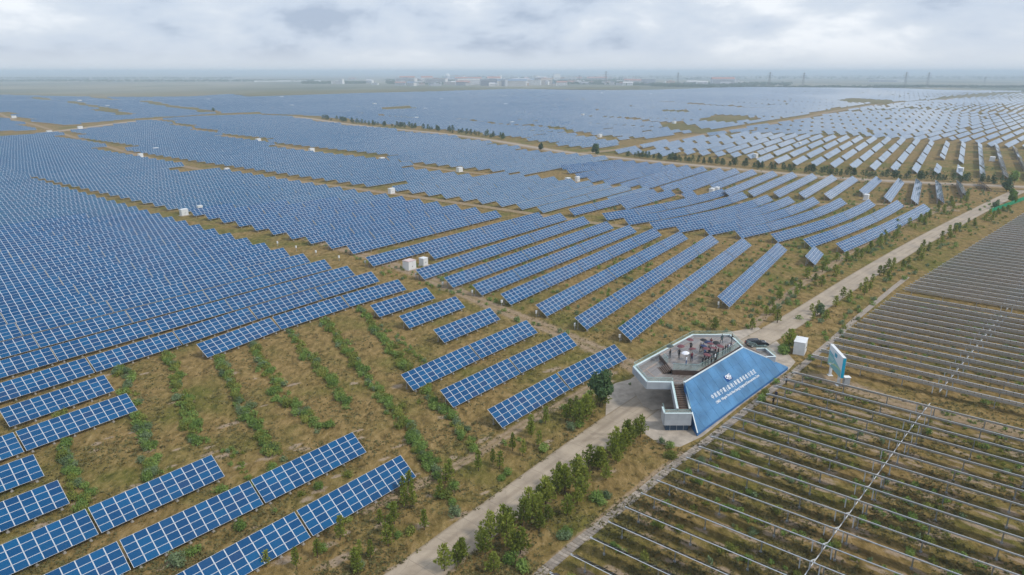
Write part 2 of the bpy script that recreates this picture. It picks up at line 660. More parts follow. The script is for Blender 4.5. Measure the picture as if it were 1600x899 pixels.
# rail glass
M_rglass, n, b = new_mat('green_rail_glass')
tr = n.new('ShaderNodeBsdfTransparent')
tr.inputs['Color'].default_value = (0.92, 0.97, 0.96, 1)
mx = n.new('ShaderNodeMixShader')
b.inputs['Base Color'].default_value = (0.50, 0.64, 0.62, 1)
b.inputs['Roughness'].default_value = 0.08
mx.inputs[0].default_value = 0.10
n.l.new(tr.outputs[0], mx.inputs[1])
n.l.new(b.outputs[0], mx.inputs[2])
n.l.new(mx.outputs[0], m.node_tree.nodes['Material Output'].inputs['Surface']) if False else None
M_rglass.node_tree.links.new(mx.outputs[0], M_rglass.node_tree.nodes['Material Output'].inputs['Surface'])
M_rimglass = plain('teal_glass_edge', (0.38, 0.60, 0.58), 0.2, 0, 0.05)


def leaf_mat(name, stops, trans=0.25):
    m, n, b = new_mat(name)
    r = n.new('ShaderNodeObjectInfo').outputs['Random']
    geo = n.new('ShaderNodeNewGeometry')
    isl = geo.outputs['Random Per Island']
    f = n.math('ADD', n.math('MULTIPLY', r, 0.55), n.math('MULTIPLY', isl, 0.45))
    c = n.ramp(f, stops)
    n.put(b.inputs['Base Color'], c)
    b.inputs['Roughness'].default_value = 0.65
    b.inputs['Specular IOR Level'].default_value = 0.25
    tl = n.new('ShaderNodeBsdfTranslucent')
    n.put(tl.inputs['Color'], c)
    mx = n.new('ShaderNodeMixShader')
    mx.inputs[0].default_value = trans
    n.l.new(b.outputs[0], mx.inputs[1])
    n.l.new(tl.outputs[0], mx.inputs[2])
    n.l.new(mx.outputs[0], m.node_tree.nodes['Material Output'].inputs['Surface'])
    return m


L_green = leaf_mat('green_leaves', [(0.1, (0.111, 0.185, 0.036)), (0.5, (0.176, 0.273, 0.058)), (0.9, (0.286, 0.382, 0.098))])
L_yellow = leaf_mat('yellow_green_leaves', [(0.1, (0.138, 0.169, 0.031)), (0.5, (0.225, 0.256, 0.048)), (0.9, (0.350, 0.362, 0.088))])
L_grey = leaf_mat('grey_green_leaves', [(0.1, (0.105, 0.160, 0.070)), (0.5, (0.165, 0.230, 0.105)), (0.9, (0.25, 0.32, 0.17))])
L_pine = leaf_mat('pine_needles', [(0.1, (0.129, 0.163, 0.026)), (0.5, (0.228, 0.275, 0.043)), (0.9, (0.380, 0.408, 0.084))], 0.4)
L_dark = leaf_mat('dark_conifer_needles', [(0.1, (0.033, 0.075, 0.027)), (0.5, (0.060, 0.115, 0.043)), (0.9, (0.106, 0.169, 0.056))], 0.2)
L_tuft = leaf_mat('dry_grass_tufts', [(0.05, (0.074, 0.078, 0.022)), (0.4, (0.155, 0.142, 0.049)), (0.75, (0.257, 0.209, 0.088)), (1.0, (0.121, 0.142, 0.038))])
M_bark = plain('bark', (0.085, 0.060, 0.042), 0.9, 0, 0.2)

# ------------------------------------------------------------------ ground sheet
tx = np.linspace(-math.asinh(30000 / 60.0), math.asinh(30000 / 60.0), 301)
xs = 60 * np.sinh(tx)
ty = np.linspace(-math.asinh(400 / 60.0), math.asinh(33000 / 60.0), 301)
ys = 60 * np.sinh(ty) + 90
X, Y = np.meshgrid(xs, ys)
Z = hgt(X, Y)
gv = np.stack([X.ravel(), Y.ravel(), Z.ravel()], 1)
nx, ny = len(xs), len(ys)
ii = np.arange(nx * ny).reshape(ny, nx)
gfc = np.stack([ii[:-1, :-1].ravel(), ii[:-1, 1:].ravel(), ii[1:, 1:].ravel(), ii[1:, :-1].ravel()], 1)


def np_mesh(name, verts, faces, mat, uvs=None, smooth=False):
    """fast mesh from numpy arrays; faces all have the same number of corners"""
    me = bpy.data.meshes.new(name)
    nv, nf, k = len(verts), len(faces), faces.shape[1]
    me.vertices.add(nv)
    me.vertices.foreach_set('co', np.ascontiguousarray(verts, np.float32).ravel())
    me.loops.add(nf * k)
    me.loops.foreach_set('vertex_index', np.ascontiguousarray(faces, np.int32).ravel())
    me.polygons.add(nf)
    me.polygons.foreach_set('loop_start', np.arange(0, nf * k, k, dtype=np.int32))
    me.polygons.foreach_set('loop_total', np.full(nf, k, np.int32))
    me.polygons.foreach_set('use_smooth', np.full(nf, bool(smooth)))
    if uvs is not None:
        l = me.uv_layers.new(name='UVMap')
        l.data.foreach_set('uv', np.ascontiguousarray(uvs, np.float32).ravel())
    for mt in (mat if isinstance(mat, (list, tuple)) else [mat]):
        me.materials.append(mt)
    me.update(calc_edges=True)
    return me


ground = link('ground', np_mesh('ground', gv, gfc, M_ground, None, True))
tag(ground, 'dry brown steppe ground with olive grass', 'ground', kind='structure')


def resample(pts, step):
    out = [Vector(pts[0])]
    for a, b in zip(pts, pts[1:]):
        a, b = Vector(a), Vector(b)
        k = max(1, int((b - a).length / step))
        for i in range(1, k + 1):
            out.append(a.lerp(b, i / k))
    return out


def smooth_line(pts, it=2):
    for _ in range(it):
        o = [pts[0]]
        for a, b in zip(pts, pts[1:]):
            o += [a.lerp(b, .25), a.lerp(b, .75)]
        o.append(pts[-1])
        pts = o
    return pts


def strip(name, pts, width, mat, lift, step=6.0, kind='structure', label=None, curb=0.0, cat=None):
    """ground-hugging ribbon with uv (metres along, 0..1 across)"""
    pts = resample(smooth_line([Vector(p) for p in pts]), step)
    verts, uvs, faces = [], [], []
    d = 0.0
    for i, p in enumerate(pts):
        a = pts[max(0, i - 1)]
        b = pts[min(len(pts) - 1, i + 1)]
        t = (b - a).normalized()
        nrm = Vector((t.y, -t.x, 0))
        if i:
            d += (p - pts[i - 1]).length
        for k, f in enumerate((-.5, -.17, .17, .5)):
            q = p + nrm * (width * f)
            verts.append((q.x, q.y, hg(q.x, q.y) + lift))
            uvs.append((d, f + .5))
    for i in range(len(pts) - 1):
        for k in range(3):
            faces.append((4 * i + k, 4 * i + 4 + k, 4 * i + 5 + k, 4 * i + k + 1))
    faces = np.array([f[::-1] for f in faces])
    uvs = np.array(uvs)
    o = link(name, np_mesh(name, np.array(verts), faces, mat, uvs[faces.ravel()]))
    return tag(o, label, cat, kind=kind)


def PX(lst, z=0.0):
    return [G(u, v, z) for u, v in lst]


# ---- concrete road and its plaza
road_px = [(560, 968), (648, 899), (722, 842), (801, 784), (880, 724), (950, 672), (1010, 630), (1075, 588), (1130, 562), (1195, 527), (1262, 487), (1340, 436),
           (1420, 388), (1490, 350), (1548, 320), (1580, 304), (1600, 296), (1640, 288)]
strip('concrete_road', PX(road_px), 5.9, M_road, 0.05, 4.0, label='pale concrete road running past the viewing platform', cat='road')
plaza = MB()
plaza.prism([(p.x, p.y) for p in PX([(951, 606), (962, 599), (985, 593), (1030, 560), (1120, 522), (1185, 512), (1215, 535), (1243, 566), (1232, 579), (1160, 632), (1098, 682), (1062, 699), (1030, 694), (1004, 676), (975, 662), (946, 654), (947, 630)])], -0.2, 0.035)
tag(plaza.build('plaza_pavement', M_conc, None, (0, 0, 0)), 'pale stained concrete forecourt around the viewing platform', 'pavement', kind='structure')
pad = MB()
pad.prism([(p.x, p.y) for p in PX([(990, 613), (1004, 605), (1050, 600), (1062, 612), (1054, 636), (1020, 642), (1006, 636)])], 0.0, 0.12)
tag(pad.build('concrete_pad', M_conc, None, (0, 0, 0)), 'raised pale concrete pad under the deck', 'pavement', kind='structure')

# ---- dirt tracks
strip('dirt_track', PX([(1030, 600), (985, 568), (930, 545), (870, 519), (815, 497), (760, 475), (700, 448), (640, 424), (590, 405), (520, 385), (450, 362), (380, 343), (320, 330), (250, 312), (170, 296), (100, 286)]), 7.5, M_track, 0.02,
      label='sandy dirt track between the two near table blocks')
strip('dirt_track', PX([(1225, 596), (1262, 588), (1310, 598), (1380, 622), (1470, 648), (1600, 682), (1680, 705)]), 7.0, M_track, 0.02)
strip('dirt_track', PX([(1130, 545), (1190, 500), (1235, 455), (1300, 415), (1330, 392), (1390, 362), (1450, 335), (1500, 318)]), 3.6, M_track, 0.02)
strip('dirt_track', PX([(560, 800), (690, 742), (760, 702), (830, 655), (900, 620), (960, 580)]), 3.2, M_track, 0.02)
strip('dirt_track', PX([(836, 905), (900, 845), (960, 795), (1020, 745), (1070, 708)]), 2.0, M_track, 0.02)
strip('far_dirt_road', PX([(820, 246), (905, 241), (985, 232), (1030, 222), (1110, 207), (1180, 196), (1250, 185), (1310, 172), (1400, 160), (1490, 151)]), 14, M_track, 0.25, 20,
      label='brown dirt road crossing the far solar field')
far_road_px = [(60, 212), (140, 203), (250, 187), (330, 180), (400, 176.5), (450, 181), (520, 191), (600, 201), (700, 210), (780, 221), (850, 234), (930, 244), (1000, 251), (1150, 265), (1300, 279), (1450, 287), (1600, 293), (1700, 298)]
strip('far_dirt_verge', PX(far_road_px), 22.0, M_track, 0.2, 12)
strip('far_concrete_road', PX(far_road_px), 6.5, M_road, 0.3, 12,
      label='thin pale road winding across the far field')
strip('far_dirt_track', PX([(0, 181), (40, 195), (85, 208), (160, 230), (230, 247), (320, 268), (400, 276), (500, 288), (612, 303), (720, 318), (820, 333), (905, 346), (1000, 358)]), 6.5, M_track, 0.12, 12)
strip('far_dirt_track', PX([(245, 190), (335, 211), (404, 223), (487, 237), (597, 252), (718, 269), (850, 281), (960, 292), (1075, 308), (1200, 322), (1360, 318), (1420, 323), (1500, 330)]), 6.5, M_track, 0.12, 12)
strip('far_dirt_track', PX([(50, 153), (110, 162), (160, 172), (200, 181)]), 22, M_meadow, 0.5, 30)
strip('far_dirt_track', PX([(150, 152), (230, 160), (275, 168), (330, 174)]), 22, M_meadow, 0.5, 30)


def meadow(px, lift=0.35, mat=None):
    pts = PX(px)
    m = MB()
    m.poly([(p.x, p.y, hg(p.x, p.y) + lift) for p in pts])
    o = m.build('meadow', mat or M_meadow, None, (0, 0, 0))
    return tag(o, 'open patch of grass and bare soil in the solar field', 'meadow', kind='structure')


# ------------------------------------------------------------------ solar tables
TILT = math.radians(35.5)
ZB = 0.75
NCOL, NROW = 11, 4
CW, RH = 1.66, 0.985
TL = NCOL * CW
CT, ST_ = math.cos(TILT), math.sin(TILT)


def module_geom(mb_v, mb_f, mb_m, T, bx=0.044, by=0.022, full=True):
    w, h, t = CW - 0.024, RH - 0.02, 0.045
    o = [(0, 0), (w, 0), (w, h), (0, h)]
    i_ = [(bx, by), (w - bx, by), (w - bx, h - by), (bx, h - by)]
    b0 = len(mb_v)
    for x, y in o:
        mb_v.append(T(x, y, 0))
    for x, y in i_:
        mb_v.append(T(x, y, 0))
    for x, y in i_:
        mb_v.append(T(x, y, -0.006))
    for k in range(4):
        k2 = (k + 1) % 4
        mb_f.append((b0 + k, b0 + k2, b0 + 4 + k2, b0 + 4 + k))
        mb_m.append(0)
    mb_f.append((b0 + 8, b0 + 9, b0 + 10, b0 + 11))
    mb_m.append(1)
    if full:
        for x, y in o:
            mb_v.append(T(x, y, -t))
        for k in range(4):
            k2 = (k + 1) % 4
            mb_f.append((b0 + 12 + k, b0 + 12 + k2, b0 + k2, b0 + k))
            mb_m.append(0)
        mb_f.append((b0 + 15, b0 + 14, b0 + 13, b0 + 12))
        mb_m.append(2)


mm = MB()
module_geom(mm.v, mm.f, mm.m, lambda x, y, z: (x, y, z))
ME_module = mm.mesh('module', [M_alu, M_glass, M_track_back])


def slope_pt(x, y, z):
    """table-plane coordinates (along row, up the slope, off the plane) -> table space"""
    return (x, y * CT - z * ST_, ZB + y * ST_ + z * CT)


am = MB()
uvl = []
for r in range(NROW):
    for c in range(NCOL):
        nf0 = len(am.f)
        module_geom(am.v, am.f, am.m, lambda x, y, z: slope_pt(c * CW + 0.012 + x, r * RH + 0.01 + y, z), full=False)
        for _ in range(len(am.f) - nf0):
            uvl += [(c + .5, r + .5)] * 4
# underside sheet closes the array
i0 = len(am.v)
for x, y in ((0, 0), (TL, 0), (TL, NROW * RH), (0, NROW * RH)):
    am.v.append(slope_pt(x, y, -0.045))
am.f.append((i0 + 3, i0 + 2, i0 + 1, i0))
am.m.append(2)
uvl += [(0, 0)] * 4
ME_array = am.mesh('panel_array', [M_alu, M_glass_uv, M_track_back])
ul = ME_array.uv_layers.new(name='UVMap')
ul.data.foreach_set('uv', np.array(uvl, np.float32).ravel())

rk = MB()
for y in (0.45, 1.5, 2.5, 3.5):
    rk.bar(slope_pt(0.05, y, -0.10), slope_pt(TL - 0.05, y, -0.10), 0.07, 0.09, 0, Vector((0, -ST_, CT)))
PXS = [0.95 + 3.27 * k for k in range(6)]
for x in PXS:
    rk.bar(slope_pt(x, 0.1, -0.19), slope_pt(x, NROW * RH - 0.1, -0.19), 0.08, 0.09)
ME_rack = rk.mesh('rack', M_rack)


def post_mesh(yslope, extra=0.0):
    p = MB()
    q = slope_pt(0, yslope, -0.22)
    p.box(-0.10, 0.10, q[1] - 0.10, q[1] + 0.10, -0.2, q[2])
    p.box(-0.19, 0.19, q[1] - 0.19, q[1] + 0.19, -0.2, 0.14)
    return p


ME_postf = post_mesh(0.38).mesh('post', M_post)
ME_postr = post_mesh(3.25).mesh('post', M_post)
ps = MB()
for x in PXS:
    for pm in (post_mesh(0.38), post_mesh(3.25)):
        i0 = len(ps.v)
        ps.v += [(p[0] + x, p[1], p[2]) for p in pm.v]
        ps.f += [tuple(k + i0 for k in f) for f in pm.f]
        ps.m += pm.m
ME_posts = ps.mesh('posts', M_post)
table_foot = []            # (x, y, ex, ey, L) footprints, to keep shrubs from under the glass
N_IND = [0]


def table(P0, P1, label, group, parts, roll=0.0, gap=0.30):
    """a rack of 44 modules; P0 and P1 are the ground points under its lower corners"""
    d = Vector(P1) - Vector(P0)
    L = math.hypot(d.x, d.y)
    t = thing('solar_table', (P0[0], P0[1], hg(P0[0], P0[1])), label, 'solar table', group)
    dz = hg(P1[0], P1[1]) - hg(P0[0], P0[1])
    t.rotation_euler = (roll, -math.atan2(dz, L), math.atan2(d.y, d.x))
    t.scale = ((L - gap) / TL, 1, 1)
    table_foot.append((P0[0], P0[1], d.x / L, d.y / L, L))
    N_IND[0] += 1
    if parts == 2:
        for r in range(NROW):
            for c in range(NCOL):
                o = link('module', ME_module, t, slope_pt(c * CW + 0.012, r * RH + 0.01, 0))
                o.rotation_euler = (TILT, 0, 0)
        link('rack', ME_rack, t)
        for x in PXS:
            link('post', ME_postf, t, (x, 0, 0))
            link('post', ME_postr, t, (x, 0, 0))
    else:
        a = link('panel_array', ME_array, t)
        a['kind'] = 'stuff'
        link('rack', ME_rack, t)
        a = link('posts', ME_posts, t)
        a['kind'] = 'stuff'
    return t


def row_tables(bounds, nleft, rowlabel, group, parts, from_right=True, nright=0):
    """bounds: ground points of successive table ends, left to right"""
    b = [Vector(p) for p in bounds]
    for _ in range(nleft):
        b.insert(0, b[0] - (b[1] - b[0]))
    for _ in range(nright):
        b.append(b[-1] + (b[-1] - b[-2]))
    n_ = len(b) - 1
    for i in range(n_):
        k = n_ - i if from_right else i + 1
        side = 'right' if from_right else 'left'
        pos_ = ('%s from the %s' % (ordn(k), side)) if n_ > 1 else 'alone'
        table(b[i], b[i + 1], rowlabel % pos_, group, parts, random.gauss(0, 0.008))


def pz(lst):
    """ground points below pixels of the lower panel edge"""
    out = []
    for u, v in lst:
        p = G(u, v, ZB)
        p.z = 0
        out.append(p)
    return out


def back(p_right, L=17.6, az=39.5):
    a = math.radians(az)
    return [Vector((p_right.x - math.sin(a) * L, p_right.y - math.cos(a) * L, 0)), p_right]


GA = 'solar tables of the near left block'
LA = 'blue solar table, %%s, left part of %s row from bottom edge'
LB = 'blue solar table, %%s in %s row of group before platform'
row_tables(pz([(489, 838), (652.8, 743.7)]), 1, LA % 'first', GA, 2)
row_tables(pz([(209, 888), (415, 786.5), (575.3, 705.4)]), 1, LA % 'second', GA, 2)
row_tables(pz([(158.5, 833), (354.5, 743)]), 1, LA % 'third', GA, 2)
row_tables(back(pz([(113, 785)])[0]), 0, LA % 'fourth', GA, 2)
row_tables(back(pz([(73.3, 742.3)])[0]), 0, LA % 'fifth', GA, 2)
row_tables(pz([(41.5, 704.8), (217.8, 640.3)]), 1, LA % 'sixth', GA, 2)
row_tables(pz([(15, 667.7), (182, 609.6)]), 0, LA % 'seventh', GA, 2)
row_tables(pz([(785, 668.8), (892, 607.8), (981.3, 560)]), 0, LB % 'first', GA, 2)
row_tables(pz([(708.3, 637), (814.8, 583.3), (903.3, 539.5)]), 0, LB % 'second', GA, 2)
row_tables(pz([(646.3, 610.5), (752, 560.5), (841.8, 519.5)]), 0, LB % 'third', GA, 2)
row_tables(pz([(694.4, 536), (783.3, 498.8)]), 0, 'blue solar table standing %s, fourth row up from platform, below dirt track', GA, 2)
row_tables(pz([(639.6, 513.4), (728.5, 480)]), 0, 'blue solar table standing %s, fifth row up from platform, below dirt track', GA, 2)
row_tables(pz([(593, 495.8), (681.7, 465.8)]), 0, 'blue solar table standing %s, sixth row up from platform, below dirt track', GA, 2)
LD = 'blue solar table, %%s in %s long row above the shrubby clearing'
row_tables(pz([(324.4, 559.1), (440, 515), (547.4, 479.6), (636.6, 452.5)]), 0, LD % 'first', GA, 2)
row8 = pz([(150.6, 581.5), (286.4, 538.4), (403.5, 499), (506, 466.8), (594.5, 439.4)])
row_tables(row8, 2, LD % 'second', GA, 2)

# block beyond the dirt track
GB = 'solar tables of the middle block beyond the dirt track'
LM = 'solar table, %%s in %s row of the middle block behind the platform'
mid_rows = [((986, 532.8), (1175, 383.5)), ((917.2, 515.5), (1124, 378)), ((854.5, 494.8), (1076, 373)), ((798.3, 476.6), (1035, 367.6)),
            ((753, 461.8), (996, 362.4)), ((708, 449.7), (960, 356.6)), ((662.9, 436.8), (923, 348.5)), ((679, 405), (887, 343)), ((583, 416.4), (852, 342))]


def split_row(a, b, n_=None, bow=0.0):
    P0, P1 = pz([a, b])
    L = (P1 - P0).length
    k = n_ or max(1, round(L / 18.9))
    t = (P1 - P0).normalized()
    nr = Vector((t.y, -t.x, 0))
    out = []
    for i in range(k + 1):
        f = i / k
        out.append(P0.lerp(P1, f) + nr * (bow * 4 * f * (1 - f)))
    return out


row_tables(split_row((1140, 480.5), (1230.8, 390.8)), 0, 'solar table, %s in the short steep row beside the road', GB, 2)
row_tables(split_row((1274, 414.4), (1287.6, 397), 1), 0, 'single small solar table standing %s beside the roadside trees', GB, 1)
for i, (a, b) in enumerate(mid_rows):
    row_tables(split_row(a, b), 0, LM % ordn(i + 1), GB, 2 if i < 6 else 1)
# blue rows in the right middle
GD = 'blue solar tables in the right middle block'
LR = 'solar table, %%s in %s row left of the road, right middle block'
d_rows = [((1320, 394), (1455.6, 328), 1.0), ((1268, 387), (1413.6, 322), 2.2), ((1216, 378.6), (1369, 320.4), 3.2), ((1159, 372.4), (1324, 318), 3.6),
          ((1109, 368), (1281.6, 316.6), 4), ((1064, 363.4), (1243, 315.6), 4), ((1023.6, 359.4), (1209, 313), 4), ((983, 351.6), (1170, 308.5), 4), ((949, 344.4), (1138, 303.5), 3.5)]
for i, (a, b, bow) in enumerate(d_rows):
    row_tables(split_row(a, b, None, bow), 0, LR % ordn(i + 1), GD, 1)
# bright rows below the far road
GC = 'pale reflecting solar tables below the far road'
LC = 'pale solar table, %%s in %s row from the right below far road'
c_rows = [((1551, 297), (1537, 287)), ((1514, 309), (1504, 288)), ((1476, 318), (1471, 288)), ((1435, 320), (1441, 286)), ((1392, 316.6), (1413.6, 285.6)), ((1353, 306), (1378.6, 282.6)), ((1298, 312), (1341.6, 282)), ((1258, 310.4), (1309, 280)),
          ((1218, 309), (1278, 278)), ((1178, 307.6), (1247, 275.6)), ((1140, 306.4), (1216, 274)), ((1118, 297), (1184, 271.6)), ((1069, 302.4), (1157, 270)),
          ((1040, 300), (1133, 269)), ((1008, 297), (1106, 266.4)), ((977, 295), (1081.6, 264.4)), ((950, 290), (1059, 262.4)), ((925, 285), (1039, 260)),
          ((905, 279), (1018, 259)), ((890, 271), (997, 257)), ((880, 265), (977, 255.6)), ((1074, 312.4), (1091, 306)), ((979, 327.4), (1057, 305)), ((898, 337), (1030, 303.6))]
for i, (a, b) in enumerate(c_rows):
    row_tables(split_row(a, b), 0, LC % ordn(i + 1), GC, 1)

# ---- everything farther: laid out on the ground in regular rows, block by block
far_tables = []          # (P0, P1, rowkey, colkey)


def inside_any(x, y, lines):
    for pts, w in lines:
        for a, b in zip(pts, pts[1:]):
            ax, ay, bx, by = a.x, a.y, b.x, b.y
            dx, dy = bx - ax, by - ay
            t = max(0, min(1, ((x - ax) * dx + (y - ay) * dy) / (dx * dx + dy * dy)))
            if (x - ax - t * dx) ** 2 + (y - ay - t * dy) ** 2 < w * w:
                return True
    return False


def field(px, az, pitch, lanes=(), holes=(), phase=0.0, off=0.0, skip=0.0, every=0, gapw=0.0, tl=18.9, name='', jit=0.0):
    poly = [(p.x, p.y) for p in PX(px)]
    hp = [[(p.x, p.y) for p in PX(h)] for h in holes]
    a = math.radians(az)
    ev = (math.sin(a), math.cos(a))
    sv = (math.cos(a), -math.sin(a))
    es = [p[0] * ev[0] + p[1] * ev[1] for p in poly]
    ss = [p[0] * sv[0] + p[1] * sv[1] for p in poly]
    s = math.floor(min(ss) / pitch) * pitch + phase
    row = 0
    while s < max(ss):
        row += 1
        e = math.floor(min(es) / tl) * tl + off + random.uniform(-jit, jit)
        col = 0
        while e < max(es):
            cx = (e + tl / 2) * ev[0] + s * sv[0]
            cy = (e + tl / 2) * ev[1] + s * sv[1]
            ok = in_poly(cx, cy, poly)
            if ok and (lanes and inside_any(cx, cy, lanes)):
                ok = False
            if ok and any(in_poly(cx, cy, h) for h in hp):
                ok = False
            if ok and skip and random.random() < skip:
                ok = False
            if ok:
                u, v = proj(cx, cy, 1.0)
                if -60 < u < 1660 and cy > 10:
                    far_tables.append((e * ev[0] + s * sv[0], e * ev[1] + s * sv[1], (e + tl - .3) * ev[0] + s * sv[0], (e + tl - .3) * ev[1] + s * sv[1], name, row, col))
            col += 1
            e += tl
            if every and col % every == 0:
                e += gapw
        s += pitch


# near left block carried on behind its explicit rows
drow = row8
a8 = (row8[-1] - row8[-2]).normalized()
back_dir = Vector((-a8.y, a8.x, 0))
if back_dir.y < 0:
    back_dir = -back_dir
rights = pz([(556, 430), (522, 421), (487, 411), (457, 402.4), (428, 395.6), (399, 388.4), (372, 380), (346, 370), (321, 361.6)])
r_ends = [(p - rights[0]) for p in rights]
stepv = (rights[-1] - rights[0]) / 8
cur = rights[0]
alen = 19.2
for k in range(1, 34):
    pr = rights[0] + stepv * (k - 1)
    for c in range(40):
        p1 = pr - a8 * (alen * c)
        p0 = pr - a8 * (alen * (c + 1))
        u, v = proj(p1.x, p1.y, 1)
        if u < -10 or p1.y < 40:
            break
        far_tables.append((p0.x, p0.y, p1.x, p1.y, 'A', k + 2, c + 1))

# middle block, dense part
tr2 = PX([(0, 181), (40, 195), (85, 208), (160, 230), (230, 247), (320, 268), (400, 276), (500, 288), (612, 303), (720, 318), (820, 333)])
tr3 = PX([(245, 190), (335, 211), (404, 223), (487, 237), (597, 252), (718, 269), (850, 281), (960, 292)])
frl = PX(far_road_px)
lanesT = [(tr2, 9.6), (tr3, 9.6), (frl, 21)]
lanes2 = [(PX([(96, 287), (170, 296), (250, 312), (320, 330), (380, 343), (450, 362), (520, 385), (590, 405), (640, 424)]), 12.0)]
field([(-30, 224), (80, 214), (230, 249), (320, 270), (355, 272), (495, 288), (612, 304), (720, 319), (822, 334), (583, 410), (540, 401), (503, 393), (443, 379), (395, 365.5), (352, 352.5), (310, 341), (200, 312), (96, 288), (-30, 281)],
      38.2, 10.9, lanes=lanesT, phase=3.0, off=4.0, name='B')
field([(85, 211), (160, 198), (245, 192), (335, 213), (404, 226), (487, 240), (597, 255), (718, 272), (850, 282), (960, 296), (1030, 301), (900, 334), (818, 328), (718, 312), (612, 297), (495, 282), (355, 266), (320, 264), (230, 244)],
      38.0, 10.9, lanes=lanesT, phase=1.0, off=2.0, holes=[[(600, 305), (600, 292), (632, 290), (632, 302)]], name='C', skip=0.002)
field([(255, 191), (330, 183), (400, 180), (470, 187), (560, 199), (640, 208), (760, 223), (850, 241), (960, 252), (880, 264), (830, 276), (718, 264), (597, 247), (487, 233), (404, 219), (335, 207)],
      38.0, 10.9, lanes=lanesT, phase=5.0, off=8.0, name='D')
hol = [[(1120, 182), (1090, 188), (1130, 193), (1190, 188), (1165, 182)], [(1030, 195), (1050, 205), (1110, 208), (1120, 204), (1060, 192)], [(1310, 158), (1330, 154), (1400, 156), (1390, 163), (1330, 162)],
       [(590, 167), (640, 164), (660, 170), (600, 171)], [(1040, 172), (1085, 175), (1080, 178), (1035, 176)]]
lanesF = [(PX([(0, 181), (40, 195), (85, 208)]), 14), (PX([(50, 153), (110, 162), (160, 172), (200, 181)]), 16), (PX([(150, 152), (230, 160), (275, 168), (330, 174)]), 18),
          (PX([(520, 172), (580, 180), (640, 186)]), 9), (PX([(720, 187), (770, 194), (800, 197), (860, 200), (905, 210), (960, 220), (1005, 228)]), 9), (PX([(860, 156), (960, 158), (1050, 163), (1200, 170)]), 12),
          (PX([(950, 184), (1040, 193)]), 9), (frl, 26)]
field([(-30, 212), (80, 207), (250, 183), (330, 176), (400, 172.5), (470, 180), (560, 191), (700, 204), (850, 229), (925, 239), (1000, 221), (1100, 204), (1240, 184), (1305, 170), (1480, 150), (1640, 143),
       (1500, 140.5), (1300, 137.5), (1100, 139.5), (940, 141.5), (800, 141.5), (640, 146), (500, 150), (385, 151.5), (360, 147.5), (300, 150.5), (160, 152), (-30, 151)],
      38.5, 10.9, lanes=lanesF, holes=hol, phase=2.0, off=3.0, skip=0.025, name='E', every=6, gapw=8)
hol2 = [[(1450, 252), (1480, 250), (1520, 262), (1500, 266)]]
field([(960, 243), (1010, 229), (1090, 216), (1170, 209), (1300, 212), (1440, 222), (1640, 236), (1640, 288), (1540, 277), (1440, 272), (1290, 264), (1150, 250), (1040, 244)],
      32.5, 10.9, holes=hol2, phase=4.0, off=6.0, every=3, gapw=7.5, name='F', skip=0.01)
field([(1090, 212), (1250, 188), (1320, 176), (1420, 172), (1640, 178), (1640, 236), (1440, 221), (1300, 211), (1170, 208)],
      42.0, 11.2, phase=1.5, off=2.0, every=3, gapw=8, name='G', skip=0.02)
field([(1320, 174), (1490, 152), (1640, 146), (1640, 178), (1420, 171)], 40.0, 11.5, phase=0, off=9.0, every=4, gapw=8, name='H', skip=0.05)

# open patches seen among the far tables
for px_ in hol:
    meadow(px_)

# the nearest of these are things of their own, the rest one mass
vis = []
for ft in far_tables:
    x0, y0, x1, y1, nm, rw, cl_ = ft
    d = math.hypot((x0 + x1) / 2, (y0 + y1) / 2)
    vis.append((d, ft))
vis.sort(key=lambda t: t[0])
keep = max(0, 298 - N_IND[0])
NAMES = {'A': ('dense left block', 'solar tables of the near left block'), 'B': ('dense middle block', GB)}
n_more = n_b = 0
rest = []
for d, ft in vis:
    x0, y0, x1, y1, nm, rw, cl_ = ft
    if n_more < keep and nm == 'A':
        n_more += 1
        table((x0, y0, 0), (x1, y1, 0), 'solar table, %s from the dirt track in %s long row above the clearing' % (ordn(cl_), ordn(rw)), NAMES['A'][1], 2 if d < 165 else 1, random.gauss(0, 0.006), 0.18)
    elif n_more < keep and nm == 'B':
        n_more += 1
        n_b += 1
        table((x0, y0, 0), (x1, y1, 0), 'solar table packed in the dense middle block, %s nearest' % ordn(n_b), GB, 1, random.gauss(0, 0.006), 0.1)
    else:
        rest.append(ft)
print('individual tables', N_IND[0], 'far tables', len(rest))

R_ = np.array([[f[0], f[1], f[2], f[3]] for f in rest])
nT = len(R_)
P0 = R_[:, :2]
P1 = R_[:, 2:]
z0 = hgt(P0[:, 0], P0[:, 1]) + rng.normal(0, 0.05, nT)
z1 = hgt(P1[:, 0], P1[:, 1]) + rng.normal(0, 0.05, nT)
dv = P1 - P0
Ls = np.hypot(dv[:, 0], dv[:, 1])[:, None]
nb = np.stack([-dv[:, 1], dv[:, 0]], 1) / Ls            # uphill side
cxy = (P0 + P1) / 2
til = TILT + rng.normal(0, 0.015, nT) + 0.045 * np.sin(cxy[:, 0] / 83 + 1.7 * np.sin(cxy[:, 1] / 140)) * np.cos(cxy[:, 1] / 97)
W = NROW * RH
bxy = nb * (np.cos(til) * W)[:, None]
bz = np.sin(til) * W
th = 0.09
a0 = np.column_stack([P0, z0 + ZB])
a1 = np.column_stack([P1, z1 + ZB])
b1 = np.column_stack([P1 + bxy, z1 + ZB + bz])
b0 = np.column_stack([P0 + bxy, z0 + ZB + bz])
V = np.stack([a0, a1, b1, b0, a0 - [0, 0, th], a1 - [0, 0, th], b1 - [0, 0, th], b0 - [0, 0, th]], 1).reshape(-1, 3)
base = (np.arange(nT) * 8)[:, None, None]
fq = np.array([[0, 1, 2, 3], [4, 7, 6, 5], [0, 4, 5, 1], [1, 5, 6, 2], [2, 6, 7, 3], [3, 7, 4, 0]])[None]
F = (base + fq).reshape(-1, 4)
